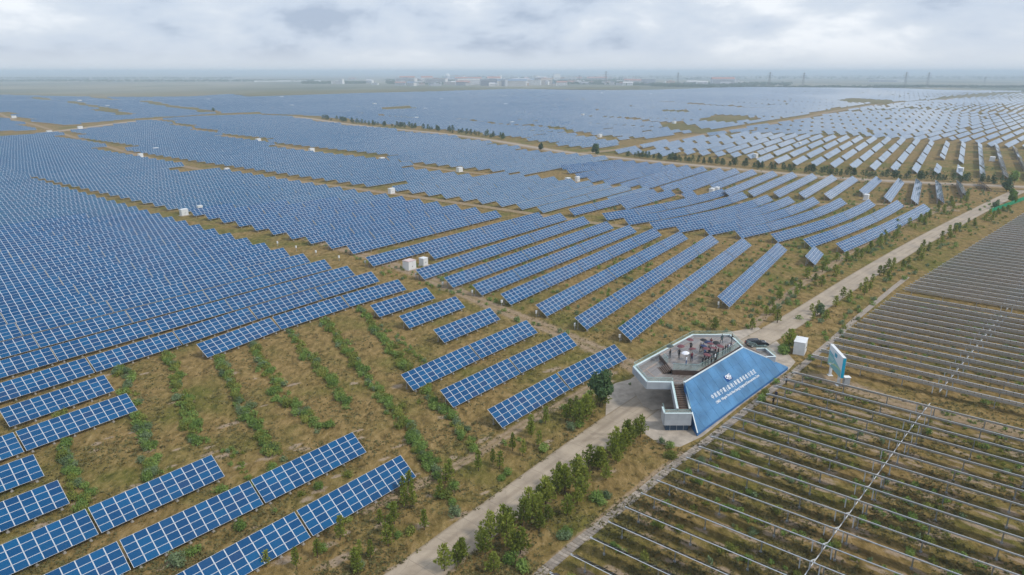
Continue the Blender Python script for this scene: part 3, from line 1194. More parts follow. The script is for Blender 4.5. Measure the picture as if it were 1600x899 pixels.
uo = np.floor(rng.uniform(0, 900, nT))[:, None, None] * 13.0
uq = np.zeros((1, 6, 4, 2))
uq[0, 0] = [[0, 0], [NCOL, 0], [NCOL, NROW], [0, NROW]]
uvf = np.repeat(uq, nT, 0)
uvf[:, 0, :, 0] += uo[:, :, 0]
me = np_mesh('solar_field', V, F, [M_farpanel, M_track_back], uvf.reshape(-1, 2))
mi = np.tile(np.array([0, 1, 0, 0, 0, 0], np.int32), nT)
me.polygons.foreach_set('material_index', mi)
tag(link('solar_field', me), 'endless rows of blue solar tables covering the plain to the horizon', 'solar field', kind='stuff')
# posts of the far tables that still show their feet
pm_v, pm_f = [], []
cnt = 0
for k in range(nT):
    cx, cy = (P0[k] + P1[k]) / 2
    if math.hypot(cx, cy) > 760:
        continue
    for f in (0.06, 0.35, 0.65, 0.94):
        q = P0[k] + dv[k] * f
        h0 = z0[k] * (1 - f) + z1[k] * f
        for tt in (0.1, 0.82):
            x, y = q + bxy[k] * tt
            zt = h0 + ZB + bz[k] * tt - 0.1
            i0 = len(pm_v)
            w_ = 0.09
            pm_v += [(x - w_, y - w_, h0 - .3), (x + w_, y - w_, h0 - .3), (x + w_, y + w_, h0 - .3), (x - w_, y + w_, h0 - .3), (x - w_, y - w_, zt), (x + w_, y - w_, zt), (x + w_, y + w_, zt), (x - w_, y + w_, zt)]
            pm_f += [(i0, i0 + 1, i0 + 5, i0 + 4), (i0 + 1, i0 + 2, i0 + 6, i0 + 5), (i0 + 2, i0 + 3, i0 + 7, i0 + 6), (i0 + 3, i0, i0 + 4, i0 + 7)]
if pm_v:
    o = link('solar_field_posts', np_mesh('solar_field_posts', np.array(pm_v), np.array(pm_f), M_post))
    tag(o, 'many small posts under the distant solar tables', 'posts', kind='stuff')

# ------------------------------------------------------------------ single-axis tracker rows on the right
TT = math.radians(32.5)
TW, TZ = 1.7, 1.55


def es_of(p):
    return p.dot(EV), p.dot(SV)


starts = [(1006, 772), (1029, 753), (1052, 735), (1074, 718), (1095, 700), (1114, 684), (1132, 669), (1148, 653), (1165, 640), (1184, 629), (1201, 617), (1214, 604), (1227, 595), (1241, 583)]
s_e = [es_of(G(u, v, 1.6)) for u, v in starts]
e_first = s_e[0][0]
pitch_t = (s_e[-1][0] - s_e[0][0]) / (len(starts) - 1)
starts2 = [(1271, 558), (1283, 549), (1303.6, 533), (1315, 526), (1324.7, 518), (1334.4, 511), (1345, 504), (1353, 498), (1362, 490), (1369.7, 484), (1378, 478.6), (1384.7, 472), (1393.7, 467), (1399.8, 462)]
s_e2 = [es_of(G(u, v, 1.6)) for u, v in starts2]
pitch_u = (s_e2[-1][0] - s_e2[0][0]) / (len(starts2) - 1)
rows_t = []
for k in range(-5, len(starts)):
    e = e_first + pitch_t * k
    rows_t.append((e, float(np.interp(e, [q[0] for q in s_e], [q[1] for q in s_e])) if k >= 0 else s_e[0][1] + 0.12 * k, 'near'))
for k in range(len(starts2)):
    e = s_e2[0][0] + pitch_u * k
    rows_t.append((e, float(np.interp(e, [q[0] for q in s_e2], [q[1] for q in s_e2])), 'mid'))
pA, pB = es_of(G(1414, 452, 1.6)), es_of(G(1600, 334, 1.6))
e = pA[0]
while e < pB[0] + 60:
    f = (e - pA[0]) / (pB[0] - pA[0])
    rows_t.append((e, pA[1] + (pB[1] - pA[1]) * f, 'far'))
    e += pitch_t * 1.0
dl0, dl1 = es_of(G(1441, 639, 1.6)), es_of(G(1252.6, 895.6, 1.6))
dl2 = es_of(G(1600, 447, 1.6))
print('tracker pitch', pitch_t, pitch_u, 'drive', dl0, dl1, dl2)


def drive_s(e):
    return float(np.interp(e, [dl1[0], dl0[0], dl2[0]], [dl1[1], dl0[1], dl2[1]]))


nrm_up = EV * math.sin(TT) + Vector((0, 0, 1)) * math.cos(TT)       # panels lean away from the camera side
dwn = EV * math.cos(TT) - Vector((0, 0, 1)) * math.sin(TT)
sand_v, sand_f, sand_uv = [], [], []
tracker_shr = []
near_posts = []


def sand_patch(x, y, r, asp=1.0, ang=0.0):
    i0 = len(sand_v)
    sand_v.append((x, y, 0.016))
    sand_uv.append((0.0, 0.0))
    k_ = 10
    for j in range(k_):
        t = 2 * math.pi * j / k_
        rr = r * random.uniform(.75, 1.2)
        a_, b_ = math.cos(t) * rr * asp, math.sin(t) * rr
        sand_v.append((x + a_ * math.cos(ang) - b_ * math.sin(ang), y + a_ * math.sin(ang) + b_ * math.cos(ang), 0.008))
        sand_uv.append((1.0, 0.0))
    for j in range(k_):
        sand_f.append((i0, i0 + 1 + j, i0 + 1 + (j + 1) % k_))


s_ang = math.atan2(SV.y, SV.x)
for ri, (e, s0, zone) in enumerate(rows_t):
    # end of the row: a little past the right edge of view
    s1 = s0 + 6
    while s1 < 140:
        p = ES(e, s1)
        u, v = proj(p.x, p.y, 1.6)
        if p.y < 30 or u > 1690 or v > 1060:
            break
        s1 += 4
    if s1 - s0 < 10:
        continue
    tt_ = TT if zone == 'near' else math.radians(45)
    tw_ = 1.65 if zone == 'near' else 1.8
    nrm_up = EV * math.sin(tt_) + Vector((0, 0, 1)) * math.cos(tt_)
    dwn = EV * math.cos(tt_) - Vector((0, 0, 1)) * math.sin(tt_)
    p0 = ES(e, s0)
    nth = ri + 1
    lab = 'grey tracker row edge-on, %s up from the bottom edge, right of the walkway' % ordn(nth)
    if zone == 'mid':
        lab = 'grey tracker row, %s behind the billboard dirt track' % ordn(ri - 18)
    if zone == 'far':
        lab = 'thin grey tracker row, %s behind the grassy gap beside the road' % ordn(ri - 32)
    t = thing('tracker_row', p0, lab, 'tracker row', 'single-axis tracker rows right of the road')
    L = s1 - s0
    mb = MB()
    nmod = int(L / 1.01)
    tj = random.gauss(0, 0.012)
    for j in range(nmod):
        a = j * 1.01 + 0.01
        c0 = Vector(p0) + SV * a + Vector((0, 0, TZ + 0.12))
        du = SV * 0.985
        q0 = c0 - dwn * (tw_ / 2)
        q1 = c0 + dwn * (tw_ / 2)
        up = nrm_up * 0.04
        i0 = len(mb.v)
        mb.v += [tuple(x) for x in (q0, q0 + du, q1 + du, q1, q0 + up, q0 + du + up, q1 + du + up, q1 + up)]
        for fc, m_ in (((3, 2, 1, 0), 1), ((4, 5, 6, 7), 2), ((0, 1, 5, 4), 0), ((1, 2, 6, 5), 0), ((2, 3, 7, 6), 0), ((3, 0, 4, 7), 0)):
            mb.f.append(tuple(i0 + x for x in fc))
            mb.m.append(m_)
        if zone == 'mid' or (zone == 'far' and j % 2 == 0):
            # junction box and clamp under each module
            jb = c0 - dwn * 0.72 + du * 0.98 - nrm_up * 0.05
            mb.bar(jb - SV * 0.05, jb + SV * 0.05, 0.18, 0.07, 3, nrm_up)
    o = mb.build('module_strip', [M_alu, M_track_back, M_track_dark, M_dark], t)
    o['kind'] = 'stuff'
    er = MB()
    ea = Vector(p0) + Vector((0, 0, TZ + 0.12)) - dwn * (tw_ / 2 + .03) + nrm_up * .02
    er.bar(ea, ea + SV * (nmod * 1.01), .06, .065, 0, nrm_up)
    er.build('edge_rail', M_alu, t)
    tb = MB()
    tb.tube(Vector(p0) + Vector((0, 0, TZ)) - SV * 0.4, Vector(p0) + SV * L + Vector((0, 0, TZ + .03)), 0.055, 0.055, 6)
    tb.bar(Vector(p0) + Vector((0, 0, TZ)) - SV * 0.45, Vector(p0) + Vector((0, 0, TZ)) - SV * 0.05, 0.16, 0.2)
    tb.build('torque_tube', M_steel, t)
    np_ = int(L / 7.2)
    pb = MB()
    for j in range(np_ + 1):
        a = 1.6 + j * 7.2
        if a > L:
            break
        q = Vector(p0) + SV * a
        if zone == 'near':
            m1 = MB()
            m1.box(q.x - .06, q.x + .06, q.y - .06, q.y + .06, -0.2, TZ)
            m1.box(q.x - .13, q.x + .13, q.y - .13, q.y + .13, -0.2, 0.25)
            m1.build('post', M_steel, t)
            if random.random() < .8:
                sand_patch(q.x + random.uniform(-.5, .8), q.y + random.uniform(-.5, .3), random.uniform(.7, 1.3), random.uniform(1.2, 2.2), s_ang)
        else:
            pb.box(q.x - .06, q.x + .06, q.y - .06, q.y + .06, -0.2, TZ)
            if random.random() < .5:
                sand_patch(q.x, q.y, random.uniform(.4, .8), 2.0, s_ang)
    if zone == 'near':
        for _ in range(int(L / 2.6)):
            q = Vector(p0) + SV * random.uniform(0, L) + EV * random.uniform(1.4, 2.6)
            sand_patch(q.x, q.y, random.uniform(.4, 1.0), random.uniform(1.5, 5), s_ang + random.gauss(0, .1))
    elif pb.v:
        o = pb.build('posts', M_steel, t)
        o['kind'] = 'stuff'
    sd = drive_s(e) - s0
    if 2 < sd < L - 1:
        mb = MB()
        q = Vector(p0) + SV * sd + Vector((0, 0, TZ))
        nx_ = EV * pitch_t
        mb.bar(q + Vector((0, 0, -.1)), q + EV * 0.0 + Vector((0, 0, -1.0)), 0.12, 0.12, 0, EV)
        mb.bar(q - EV * 0.4 + Vector((0, 0, 0.30)), q + nx_ * .55 + SV * (drive_s(e + pitch_t) - drive_s(e)) * .55 + Vector((0, 0, -.95)), 0.09, 0.09)
        mb.bar(q + Vector((0, 0, -.98)), q + nx_ + SV * (drive_s(e + pitch_t) - drive_s(e)) + Vector((0, 0, -.98)), 0.09, 0.09)
        for sg in (-1.1, 1.1):
            mb.bar(q + SV * sg, q + SV * sg - Vector((0, 0, TZ)), 0.13, 0.13, 0, EV)
        mb.build('drive_linkage', M_alu, t)

# ------------------------------------------------------------------ paved walkway
wk = resample(PX([(828, 912), (846, 896), (895, 854), (945, 814), (1000, 770), (1050, 729), (1090, 700), (1112, 684), (1160, 646), (1200, 614), (1240, 583), (1290, 541), (1345, 492), (1400, 447), (1418, 433)]), 0.55)
way = link('paved_walkway', None, None, wk[0])
tag(way, 'narrow paver walkway along the ends of the tracker rows', 'walkway', kind='structure')
pm = MB()
pm.box(-0.26, 0.26, -0.66, 0.66, -0.06, 0.055)
ME_paver = pm.mesh('paver', M_paver)
far_pv = MB()
for i in range(len(wk) - 1):
    a, b = wk[i], wk[i + 1]
    d = b - a
    if i < 150:
        o = link('paver', ME_paver, way, (a + b) / 2 - wk[0] + Vector((random.uniform(-.02, .02), random.uniform(-.02, .02), random.uniform(-.012, .012))))
        o.rotation_euler = (random.gauss(0, .008), random.gauss(0, .008), math.atan2(d.y, d.x) + random.gauss(0, .02))
    else:
        far_pv.bar(a + Vector((0, 0, random.uniform(0, .012))), b - d * .05 + Vector((0, 0, 0.0)), 1.3, 0.1)
o = far_pv.build('paver_run', M_paver, way)
o['kind'] = 'stuff'

# ------------------------------------------------------------------ vegetation
def leaf_cloud(centres, n_per, size, squash=1.0, up=0.3, rnd=random):
    """leaf-sized quads scattered in ellipsoids: centres = (x, y, z, rx, rz)"""
    v, f = [], []
    for (cx, cy, cz, rx, rz) in centres:
        for _ in range(n_per):
            while True:
                a, b_, c = rnd.uniform(-1, 1), rnd.uniform(-1, 1), rnd.uniform(-1, 1)
                q = a * a + b_ * b_ + c * c
                if .12 < q < 1:
                    break
            p = Vector((cx + a * rx, cy + b_ * rx, max(0.03, cz + c * rz)))
            nrm = Vector((a, b_, c * .6 + up)).normalized() + Vector((rnd.gauss(0, .5), rnd.gauss(0, .5), rnd.gauss(0, .4)))
            nrm.normalize()
            t1 = nrm.orthogonal().normalized()
            t1 = Matrix.Rotation(rnd.uniform(0, 6.28), 3, nrm) @ t1
            t2 = nrm.cross(t1)
            s = size * rnd.uniform(.6, 1.4)
            i0 = len(v)
            v += [tuple(p - t1 * s * .5), tuple(p + t2 * s * .32 - t1 * s * .05), tuple(p + t1 * s * .62), tuple(p - t2 * s * .32 - t1 * s * .05)]
            f.append((i0, i0 + 1, i0 + 2, i0 + 3))
    return v, f


def shrub_data(seed, n_lobes, leaves, size):
    rd = random.Random(seed)
    cs = []
    for k in range(n_lobes):
        a = rd.uniform(0, 6.28)
        r = rd.uniform(.0, .55)
        rr = rd.uniform(.32, .55)
        cs.append((math.cos(a) * r, math.sin(a) * r, rd.uniform(.3, .62), rr, rr * rd.uniform(.8, 1.15)))
    v, f = leaf_cloud(cs, leaves, size, rnd=rd)
    # a few upright shoots
    for k in range(n_lobes * 3):
        a, r = rd.uniform(0, 6.28), rd.uniform(0, .6)
        x, y = math.cos(a) * r, math.sin(a) * r
        z = rd.uniform(.55, .9)
        i0 = len(v)
        w = .05
        dx, dy = rd.gauss(0, .12), rd.gauss(0, .12)
        v += [(x - w, y, z - .2), (x + w, y, z - .2), (x + dx, y + dy, z + rd.uniform(.2, .42)), (x + dx * .4, y + dy * .4 + w, z)]
        f.append((i0, i0 + 1, i0 + 2, i0 + 3))
    return v, f


SHRUBS = {}
for key, mt in (('g', L_green), ('y', L_yellow), ('b', L_grey)):
    SHRUBS[key] = []
    for s in range(4):
        v, f = shrub_data(hash(key) % 7 * 0 + ord(key) * 10 + s, 6 + s, 74, 0.155)
        m = MB()
        m.v, m.f, m.m = v, f, [0] * len(f)
        SHRUBS[key].append(m.mesh('shrub', mt))
LOW = {}
for key, mt in (('g', L_green), ('y', L_yellow), ('b', L_grey)):
    LOW[key] = []
    for s in range(3):
        v, f = shrub_data(ord(key) * 20 + s, 5, 15, 0.30)
        LOW[key].append((np.array(v), np.array(f)))

TF = np.array(table_foot)


def under_table(x, y):
    dx, dy = x - TF[:, 0], y - TF[:, 1]
    a = dx * TF[:, 2] + dy * TF[:, 3]
    b_ = -dx * TF[:, 3] + dy * TF[:, 2]
    return bool(np.any((a > -.6) & (a < TF[:, 4] + .6) & (b_ > -0.5) & (b_ < 3.7)))


shrubs = []          # x, y, size, key, group, label


def add_shrub(x, y, s, key, grp, lab, clear=True):
    if clear and under_table(x, y):
        return
    if any((x - c[0]) ** 2 + (y - c[1]) ** 2 < 0.0 for c in ()):
        return
    shrubs.append((x, y, s, key, grp, lab))


lines = [[(100, 690), (112, 738), (138, 800)], [(95, 640), (100, 690)], [(188, 572), (215, 650), (242, 748)], [(262, 553), (285, 620), (308, 695)], [(338, 558), (380, 640), (436, 730)], [(395, 543), (445, 625), (505, 672)],
         [(452, 520), (500, 580), (545, 632)], [(505, 502), (570, 588), (625, 652), (676, 745)], [(560, 482), (620, 560), (700, 652), (745, 705)], [(598, 512), (640, 545), (690, 600)], [(400, 765), (360, 700)],
         [(640, 665), (600, 640)]]
wordl = ['first', 'second', 'third', 'fourth', 'fifth', 'sixth', 'seventh', 'eighth', 'ninth', 'tenth', 'eleventh', 'twelfth']
for li, ln_ in enumerate(lines):
    pts = resample(PX(ln_), 1.0)
    for p in pts:
        if random.random() < .96:
            for _ in range(random.choice((1, 2, 2))):
                k = random.choice('ggggyyyb') if li not in (0, 2) else random.choice('gygbg')
                sz = random.uniform(.7, 1.45) if li < 9 else random.uniform(.4, .8)
                add_shrub(p.x + random.gauss(0, .55), p.y + random.gauss(0, .55), sz, k, 'shrub lines in the clearing',
                          'leafy shrub, %s planted line from the left' % wordl[li])
# single bushes between the front rows
for u, v, s, k in [(345, 768, 1.3, 'g'), (375, 828, 1.4, 'g'), (282, 882, 1.6, 'b'), (300, 865, 1.2, 'g'), (497, 765, 1.2, 'g'), (545, 745, 1.2, 'y'), (585, 790, 1.1, 'b'), (640, 690, 1.0, 'g'), (655, 630, .9, 'y'), (615, 795, 1.0, 'g'),
                   (100, 828, 1.0, 'g'), (165, 838, 1.0, 'g'), (25, 850, 1.0, 'b'), (8, 775, 1.1, 'g'), (470, 775, .9, 'y'), (430, 800, .6, 'g'), (265, 735, .7, 'y')]:
    p = G(u, v)
    add_shrub(p.x, p.y, s, k, 'bushes between the front rows', 'rounded bush on the bare strip between the front solar rows', True)
# bushes of the roadside verges
for u, v, s, k in [(505, 862, 1.2, 'g'), (545, 815, 1.1, 'y'), (560, 890, 1.1, 'b'), (690, 775, 1.5, 'g'), (705, 765, 1.3, 'g'), (715, 800, 1.4, 'b'), (708, 790, 1.1, 'g'), (700, 778, 1.2, 'y'), (785, 750, 1.0, 'g'), (795, 742, 1.0, 'g'), (850, 704, 1.2, 'g'), (893, 672, 1.3, 'b'),
                   (905, 668, 1.1, 'g'), (640, 835, 1.2, 'y'), (632, 838, 1.0, 'g'), (930, 780, 1.4, 'g'), (945, 775, 1.3, 'b'), (940, 790, 1.2, 'g'), (885, 835, 1.2, 'g'), (880, 845, 1.3, 'b'), (800, 880, 1.5, 'g'), (815, 893, 1.4, 'g'), (1045, 700, 1.2, 'g'), (1050, 716, 1.3, 'y'), (1030, 690, 1.0, 'b'),
                   (1150, 712, .8, 'y'), (1190, 628, 1.4, 'g'), (1212, 600, 1.1, 'g'), (1195, 617, 1.2, 'y'), (1268, 562, 1.4, 'g'), (1225, 552, 1.9, 'g'), (1222, 548, 1.5, 'g'), (1290, 525, 1.1, 'g'), (1280, 505, 1.2, 'b'), (1340, 500, 1.0, 'b'), (1365, 470, 1.1, 'b'), (1262, 510, 1.3, 'g'), (1250, 500, 1.3, 'g'),
                   (1318, 508, 1.1, 'b'), (1325, 490, 1.2, 'b'), (1230, 470, 1.2, 'b'), (1245, 475, 1.3, 'g'), (1215, 482, 1.4, 'b'), (1300, 440, 1.2, 'g')]:
    p = G(u, v)
    add_shrub(p.x + random.gauss(0, .2), p.y + random.gauss(0, .2), s, k, 'bushes on the road verges', 'rounded green bush growing on the road verge', False)
near_shr = list(shrubs)
# shrub rows of the middle block (north-south planting lines)
e = 128.0
while e < 236:
    for s in np.arange(-150, -40, 1.15):
        if random.random() < .50:
            p = ES(e + random.gauss(0, .9), s + random.gauss(0, .4))
            u, v = proj(p.x, p.y, 0)
            if v > 378 and not (1040 < u < 1240 and v > 520) and not inside_any(p.x, p.y, [(PX([(1195, 527), (1262, 487), (1340, 436), (1420, 388), (1548, 320)]), 5.0)]):
                add_shrub(p.x, p.y, random.uniform(.5, 1.15), random.choice('ggbbgy'), 'bushes between the middle rows', 'low bush between the rows of the middle solar block')
    e += 5.6
mid_poly = [(p.x, p.y) for p in PX([(985, 345), (1160, 372), (1235, 395), (1300, 425), (1345, 408), (1480, 335), (1455, 322), (1240, 315), (1080, 318)])]
for _ in range(1500):
    e, s = random.uniform(200, 420), random.uniform(-160, 30)
    e = round(e / 5.6) * 5.6 + random.gauss(0, .8)
    p = ES(e, s)
    if in_poly(p.x, p.y, mid_poly):
        add_shrub(p.x, p.y, random.uniform(.6, 1.2), random.choice('gbbg'), 'bushes between the middle rows', 'low bush between the rows of the middle solar block')
# under the trackers
for (e, s0, zone) in rows_t:
    if zone == 'far':
        continue
    for s in np.arange(s0 + 1, s0 + 95, .8):
        if random.random() < (.52 if zone == 'near' else .3):
            p = ES(e + random.uniform(1.0, 3.2), s)
            u, v = proj(p.x, p.y, 0)
            if u > 1640 or v > 920:
                break
            sn = math.sin(e * 1.7 + s * .21) + math.sin(s * .13 + e * .6)
            if sn > -0.35:
                add_shrub(p.x, p.y, random.uniform(.45, 1.05), random.choice('gggyyb'), 'low bushes under the trackers', 'low bush growing between the tracker rows', False)
# verge of the upper road
rd_line = resample(PX([(1215, 515), (1262, 487), (1340, 436), (1420, 388), (1490, 350), (1548, 320)]), 1.0)
for p in rd_line:
    for sg, w0, w1 in ((-1, 4.6, 15), (1, 4.6, 13)):
        if random.random() < .55:
            q = p + SV * sg * random.uniform(w0, w1)
            if sg > 0 and q.dot(SV) > float(np.interp(q.dot(EV), [pA[0] - 60, pA[0], pB[0]], [pA[1] - 4, pA[1] - 4, pB[1] - 4])):
                continue
            add_shrub(q.x, q.y, random.uniform(.6, 1.3), random.choice('bbggy'), 'bushes on the road verges', 'rounded green bush growing on the road verge')
# clearing edges and grassy margins below the far road
for _ in range(700):
    u, v = random.uniform(900, 1560), random.uniform(262, 330)
    p = G(u, v)
    add_shrub(p.x, p.y, random.uniform(.5, 1.2), random.choice('gbb'), 'bushes between the middle rows', 'low bush between the rows of the middle solar block')
for ln_ in ([(640, 432), (560, 402), (450, 366), (330, 336), (200, 304)], [(615, 420), (520, 388), (420, 356), (300, 326)], [(700, 455), (880, 530)], [(960, 590), (880, 640), (800, 690)]):
    for p in resample(PX(ln_), 1.6):
        if random.random() < .5:
            add_shrub(p.x + random.gauss(0, 1.2), p.y + random.gauss(0, 1.2), random.uniform(.5, 1.2), random.choice('ggb'), 'bushes along the dirt track', 'green bush beside the sandy dirt track')

shrubs = [s for s in shrubs if -30 < proj(s[0], s[1], 0)[0] < 1640 and proj(s[0], s[1], 0)[1] < 960]
ranked = sorted(range(len(shrubs)), key=lambda i: -shrubs[i][2] / math.hypot(shrubs[i][0], shrubs[i][1], CAM_H))
ind = set(ranked[:292])
by_lab = {}
lv, lf = {k: [] for k in 'gyb'}, {k: [] for k in 'gyb'}
off = {k: 0 for k in 'gyb'}
for i, (x, y, s, k, grp, lab) in enumerate(shrubs):
    a = random.uniform(0, 6.28)
    if i in ind:
        o = link('shrub', random.choice(SHRUBS[k]), None, (x, y, -0.03))
        o.rotation_euler = (0, 0, a)
        o.scale = (s * random.uniform(.85, 1.2), s * random.uniform(.85, 1.2), s * random.uniform(.8, 1.2))
        tag(o, lab, 'shrub', grp)
        by_lab.setdefault(lab, []).append(o)
    else:
        v, f = random.choice(LOW[k])
        c_, s_ = math.cos(a) * s, math.sin(a) * s
        w = np.stack([v[:, 0] * c_ - v[:, 1] * s_ + x, v[:, 0] * s_ + v[:, 1] * c_ + y, v[:, 2] * s + hg(x, y) - .03], 1)
        lv[k].append(w)
        lf[k].append(f + off[k])
        off[k] += len(v)
for k, mt in (('g', L_green), ('y', L_yellow), ('b', L_grey)):
    if lv[k]:
        o = link('scrub', np_mesh('scrub', np.concatenate(lv[k]), np.concatenate(lf[k]), mt))
        tag(o, 'low green scrub dotted over the solar farm', 'scrub', kind='stuff')
for lab, os_ in by_lab.items():
    os_.sort(key=lambda o: math.hypot(o.location.x, o.location.y))
    for i, o in enumerate(os_):
        o['label'] = lab + ', %s nearest' % ordn(i + 1)
print('shrubs', len(shrubs))

# sand patches around the posts and on bare ground
for _ in range(130):
    u, v = random.uniform(50, 1000), random.uniform(560, 890)
    p = G(u, v)
    sand_patch(p.x, p.y, random.uniform(.4, 1.3), random.uniform(1, 3), AZ)
o = link('sand_patches', np_mesh('sand_patches', np.array(sand_v), np.array(sand_f), M_sandpatch, np.array(sand_uv)[np.array(sand_f).ravel()]))
tag(o, 'pale sand patches on the bare ground', 'sand', kind='stuff')

# dry grass tufts
tn = 44000
tu = rng.uniform(-40, 1640, tn)
tvv = 470 + 450 * rng.uniform(0, 1, tn) ** 0.8
tv_, tf_ = [], []
road_lines = [(PX(road_px[:12]), 2.7)]
plz = [(p.x, p.y) for p in PX([(946, 606), (985, 590), (1030, 556), (1120, 520), (1215, 533), (1246, 566), (1160, 636), (1098, 690), (1062, 702), (1004, 680), (944, 656)])]
k_ = 0
tx_, ty_ = [], []
dxs = (tu - 800) / FPX
dys = (449.5 - tvv) / FPX
tt = -CAM_H / (-SP + dys * CP)
gx, gy = dxs * tt, (CP + dys * SP) * tt
clump = np.sin(gx * .35 + 2 * np.sin(gy * .11)) + np.sin(gy * .41 + 1.3 * np.sin(gx * .17)) + rng.normal(0, .8, tn)
for x, y, c in zip(gx, gy, clump):
    if c < .1 or in_poly(x, y, plz) or inside_any(x, y, road_lines):
        continue
    h = random.uniform(.10, .30)
    r = random.uniform(.12, .32)
    for j in range(4):
        a = random.uniform(0, 6.28)
        b_ = a + random.uniform(.8, 1.8)
        i0 = len(tv_)
        ox, oy = random.gauss(0, r * .5), random.gauss(0, r * .5)
        tv_ += [(x + ox, y + oy, -.02), (x + ox + math.cos(a) * r, y + oy + math.sin(a) * r, h * random.uniform(.3, 1)), (x + ox + math.cos(b_) * r, y + oy + math.sin(b_) * r, h * random.uniform(.4, 1))]
        tf_.append((i0, i0 + 1, i0 + 2))
o = link('grass_tufts', np_mesh('grass_tufts', np.array(tv_), np.array(tf_), L_tuft))
tag(o, 'short dry grass tufts over the bare soil', 'grass', kind='stuff')


# ---- pines
def pine_mesh(seed, h, r, dens=1.0, needle=None, lean=.0):
    rd = random.Random(seed)
    v, f = [], []
    lev = 11
    for i in range(lev):
        t = i / (lev - 1)
        z = h * (.16 + .80 * t)
        rr = r * ((1 - t) ** .75 * .95 + .10) * rd.uniform(.72, 1.15)
        nb = max(3, int((7 - 4 * t) * dens))
        a0 = rd.uniform(0, 6.28)
        for b_ in range(nb):
            a = a0 + 6.283 * b_ / nb + rd.gauss(0, .25)
            L = rr * rd.uniform(.65, 1.2)
            steps = max(2, int(L / .26))
            for s in range(steps):
                q = (s + .7) / steps
                cx, cy = math.cos(a) * L * q, math.sin(a) * L * q
                cz = z + L * (.12 + .42 * q * q) + rd.gauss(0, .05)
                for _ in range(3):
                    dr = Vector((math.cos(a) * .6 + rd.gauss(0, .5), math.sin(a) * .6 + rd.gauss(0, .5), .65 + rd.gauss(0, .35))).normalized()
                    sd = dr.orthogonal().normalized()
                    sd = Matrix.Rotation(rd.uniform(0, 6.28), 3, dr) @ sd
                    le, wi = rd.uniform(.26, .46), rd.uniform(.07, .13)
                    p = Vector((cx + rd.gauss(0, .07), cy + rd.gauss(0, .07), cz))
                    i0 = len(v)
                    v += [tuple(p), tuple(p + dr * le * .5 + sd * wi), tuple(p + dr * le), tuple(p + dr * le * .5 - sd * wi)]
                    f.append((i0, i0 + 1, i0 + 2, i0 + 3))
    m = MB()
    m.v, m.f, m.m = v, f, [0] * len(f)
    tr_ = MB()
    tr_.tube((0, 0, -.1), (0.03, 0.02, h * .45), .075 * h / 3, .05 * h / 3, 6)
    tr_.tube((0.03, 0.02, h * .45), (0, 0, h * .98), .05 * h / 3, .012, 6)
    for k in range(7):
        z = h * rd.uniform(.2, .75)
        a = rd.uniform(0, 6.28)
        L = r * rd.uniform(.4, .8)
        tr_.tube((0, 0, z), (math.cos(a) * L, math.sin(a) * L, z + L * .4), .022, .008, 4)
    return m.mesh('crown', needle or L_pine), tr_.mesh('trunk', M_bark)


PINES = [pine_mesh(100 + i, 3.0, 1.05, 1.0) for i in range(4)]
SLIM = [pine_mesh(200 + i, 3.0, .62, .7) for i in range(4)]
DARK = [pine_mesh(300 + i, 3.0, 1.0, 1.0, L_dark) for i in range(3)]


def pine(x, y, s, kind, lab, grp, wide=1.0, name='pine_tree'):
    t = thing(name, (x, y, hg(x, y)), lab, 'pine tree', grp)
    c, tr_ = random.choice(kind)
    t.rotation_euler = (random.gauss(0, .03), random.gauss(0, .03), random.uniform(0, 6.28))
    t.scale = (s * wide, s * wide, s)
    link('crown', c, t)
    link('trunk', tr_, t)
    return t


def along(px, n_, jit, smin, smax, kind, lab, grp, wide=1.0, name='pine_tree'):
    pts = resample(PX(px), .5)
    for i in range(n_):
        p = pts[min(len(pts) - 1, int((i + random.uniform(.2, .8)) / n_ * len(pts)))]
        pine(p.x + random.gauss(0, jit), p.y + random.gauss(0, jit), random.uniform(smin, smax), kind, lab % ordn(i + 1), grp, wide, name)


along([(705, 905), (745, 868), (800, 828), (850, 790), (905, 752), (960, 716), (1010, 683)], 36, .75, .9, 1.5, PINES, 'olive green pine, %s from the bottom in the row right of the road', 'pines right of the road', .85)
along([(760, 905), (830, 842), (900, 785), (950, 745)], 10, .9, .8, 1.2, PINES, 'smaller pine, %s from the bottom, between pine row and walkway', 'pines right of the road')
along([(420, 905), (480, 880), (540, 845), (600, 815), (680, 770), (760, 725), (840, 680), (905, 640)], 26, 1.6, .75, 1.15, SLIM, 'slim young pine, %s from the bottom left of the concrete road', 'young pines left of the road', .95)
along([(520, 905), (600, 850), (660, 815)], 6, 1.0, .8, 1.1, SLIM, 'thin young pine, %s from the bottom at the road edge', 'young pines left of the road')
along([(895, 665), (925, 645), (938, 630)], 5, .8, 1.1, 1.5, PINES, 'pine, %s from the front beside the large dark tree', 'young pines left of the road')
along([(1175, 512), (1222, 474), (1284, 434), (1338, 400), (1400, 364), (1462, 336), (1524, 306)], 60, 2.0, .6, 1.05, SLIM, 'small pine, %s from the platform left of the upper road', 'pines along the upper road', 1.35)
along([(1258, 508), (1300, 482), (1350, 450), (1400, 418), (1450, 390), (1510, 356), (1570, 325)], 55, 1.7, .55, 1.0, SLIM, 'small pine, %s from the white shed right of the upper road', 'pines along the upper road', 1.35)
for u, v, s, lab in [(1233, 546, 1.5, 'bushy pine beside the white shed'), (1117, 516, 1.0, 'small dark bushy tree behind the deck')]:
    p = G(u, v)
    pine(p.x, p.y, s, PINES, lab, 'pines around the platform', 1.1)


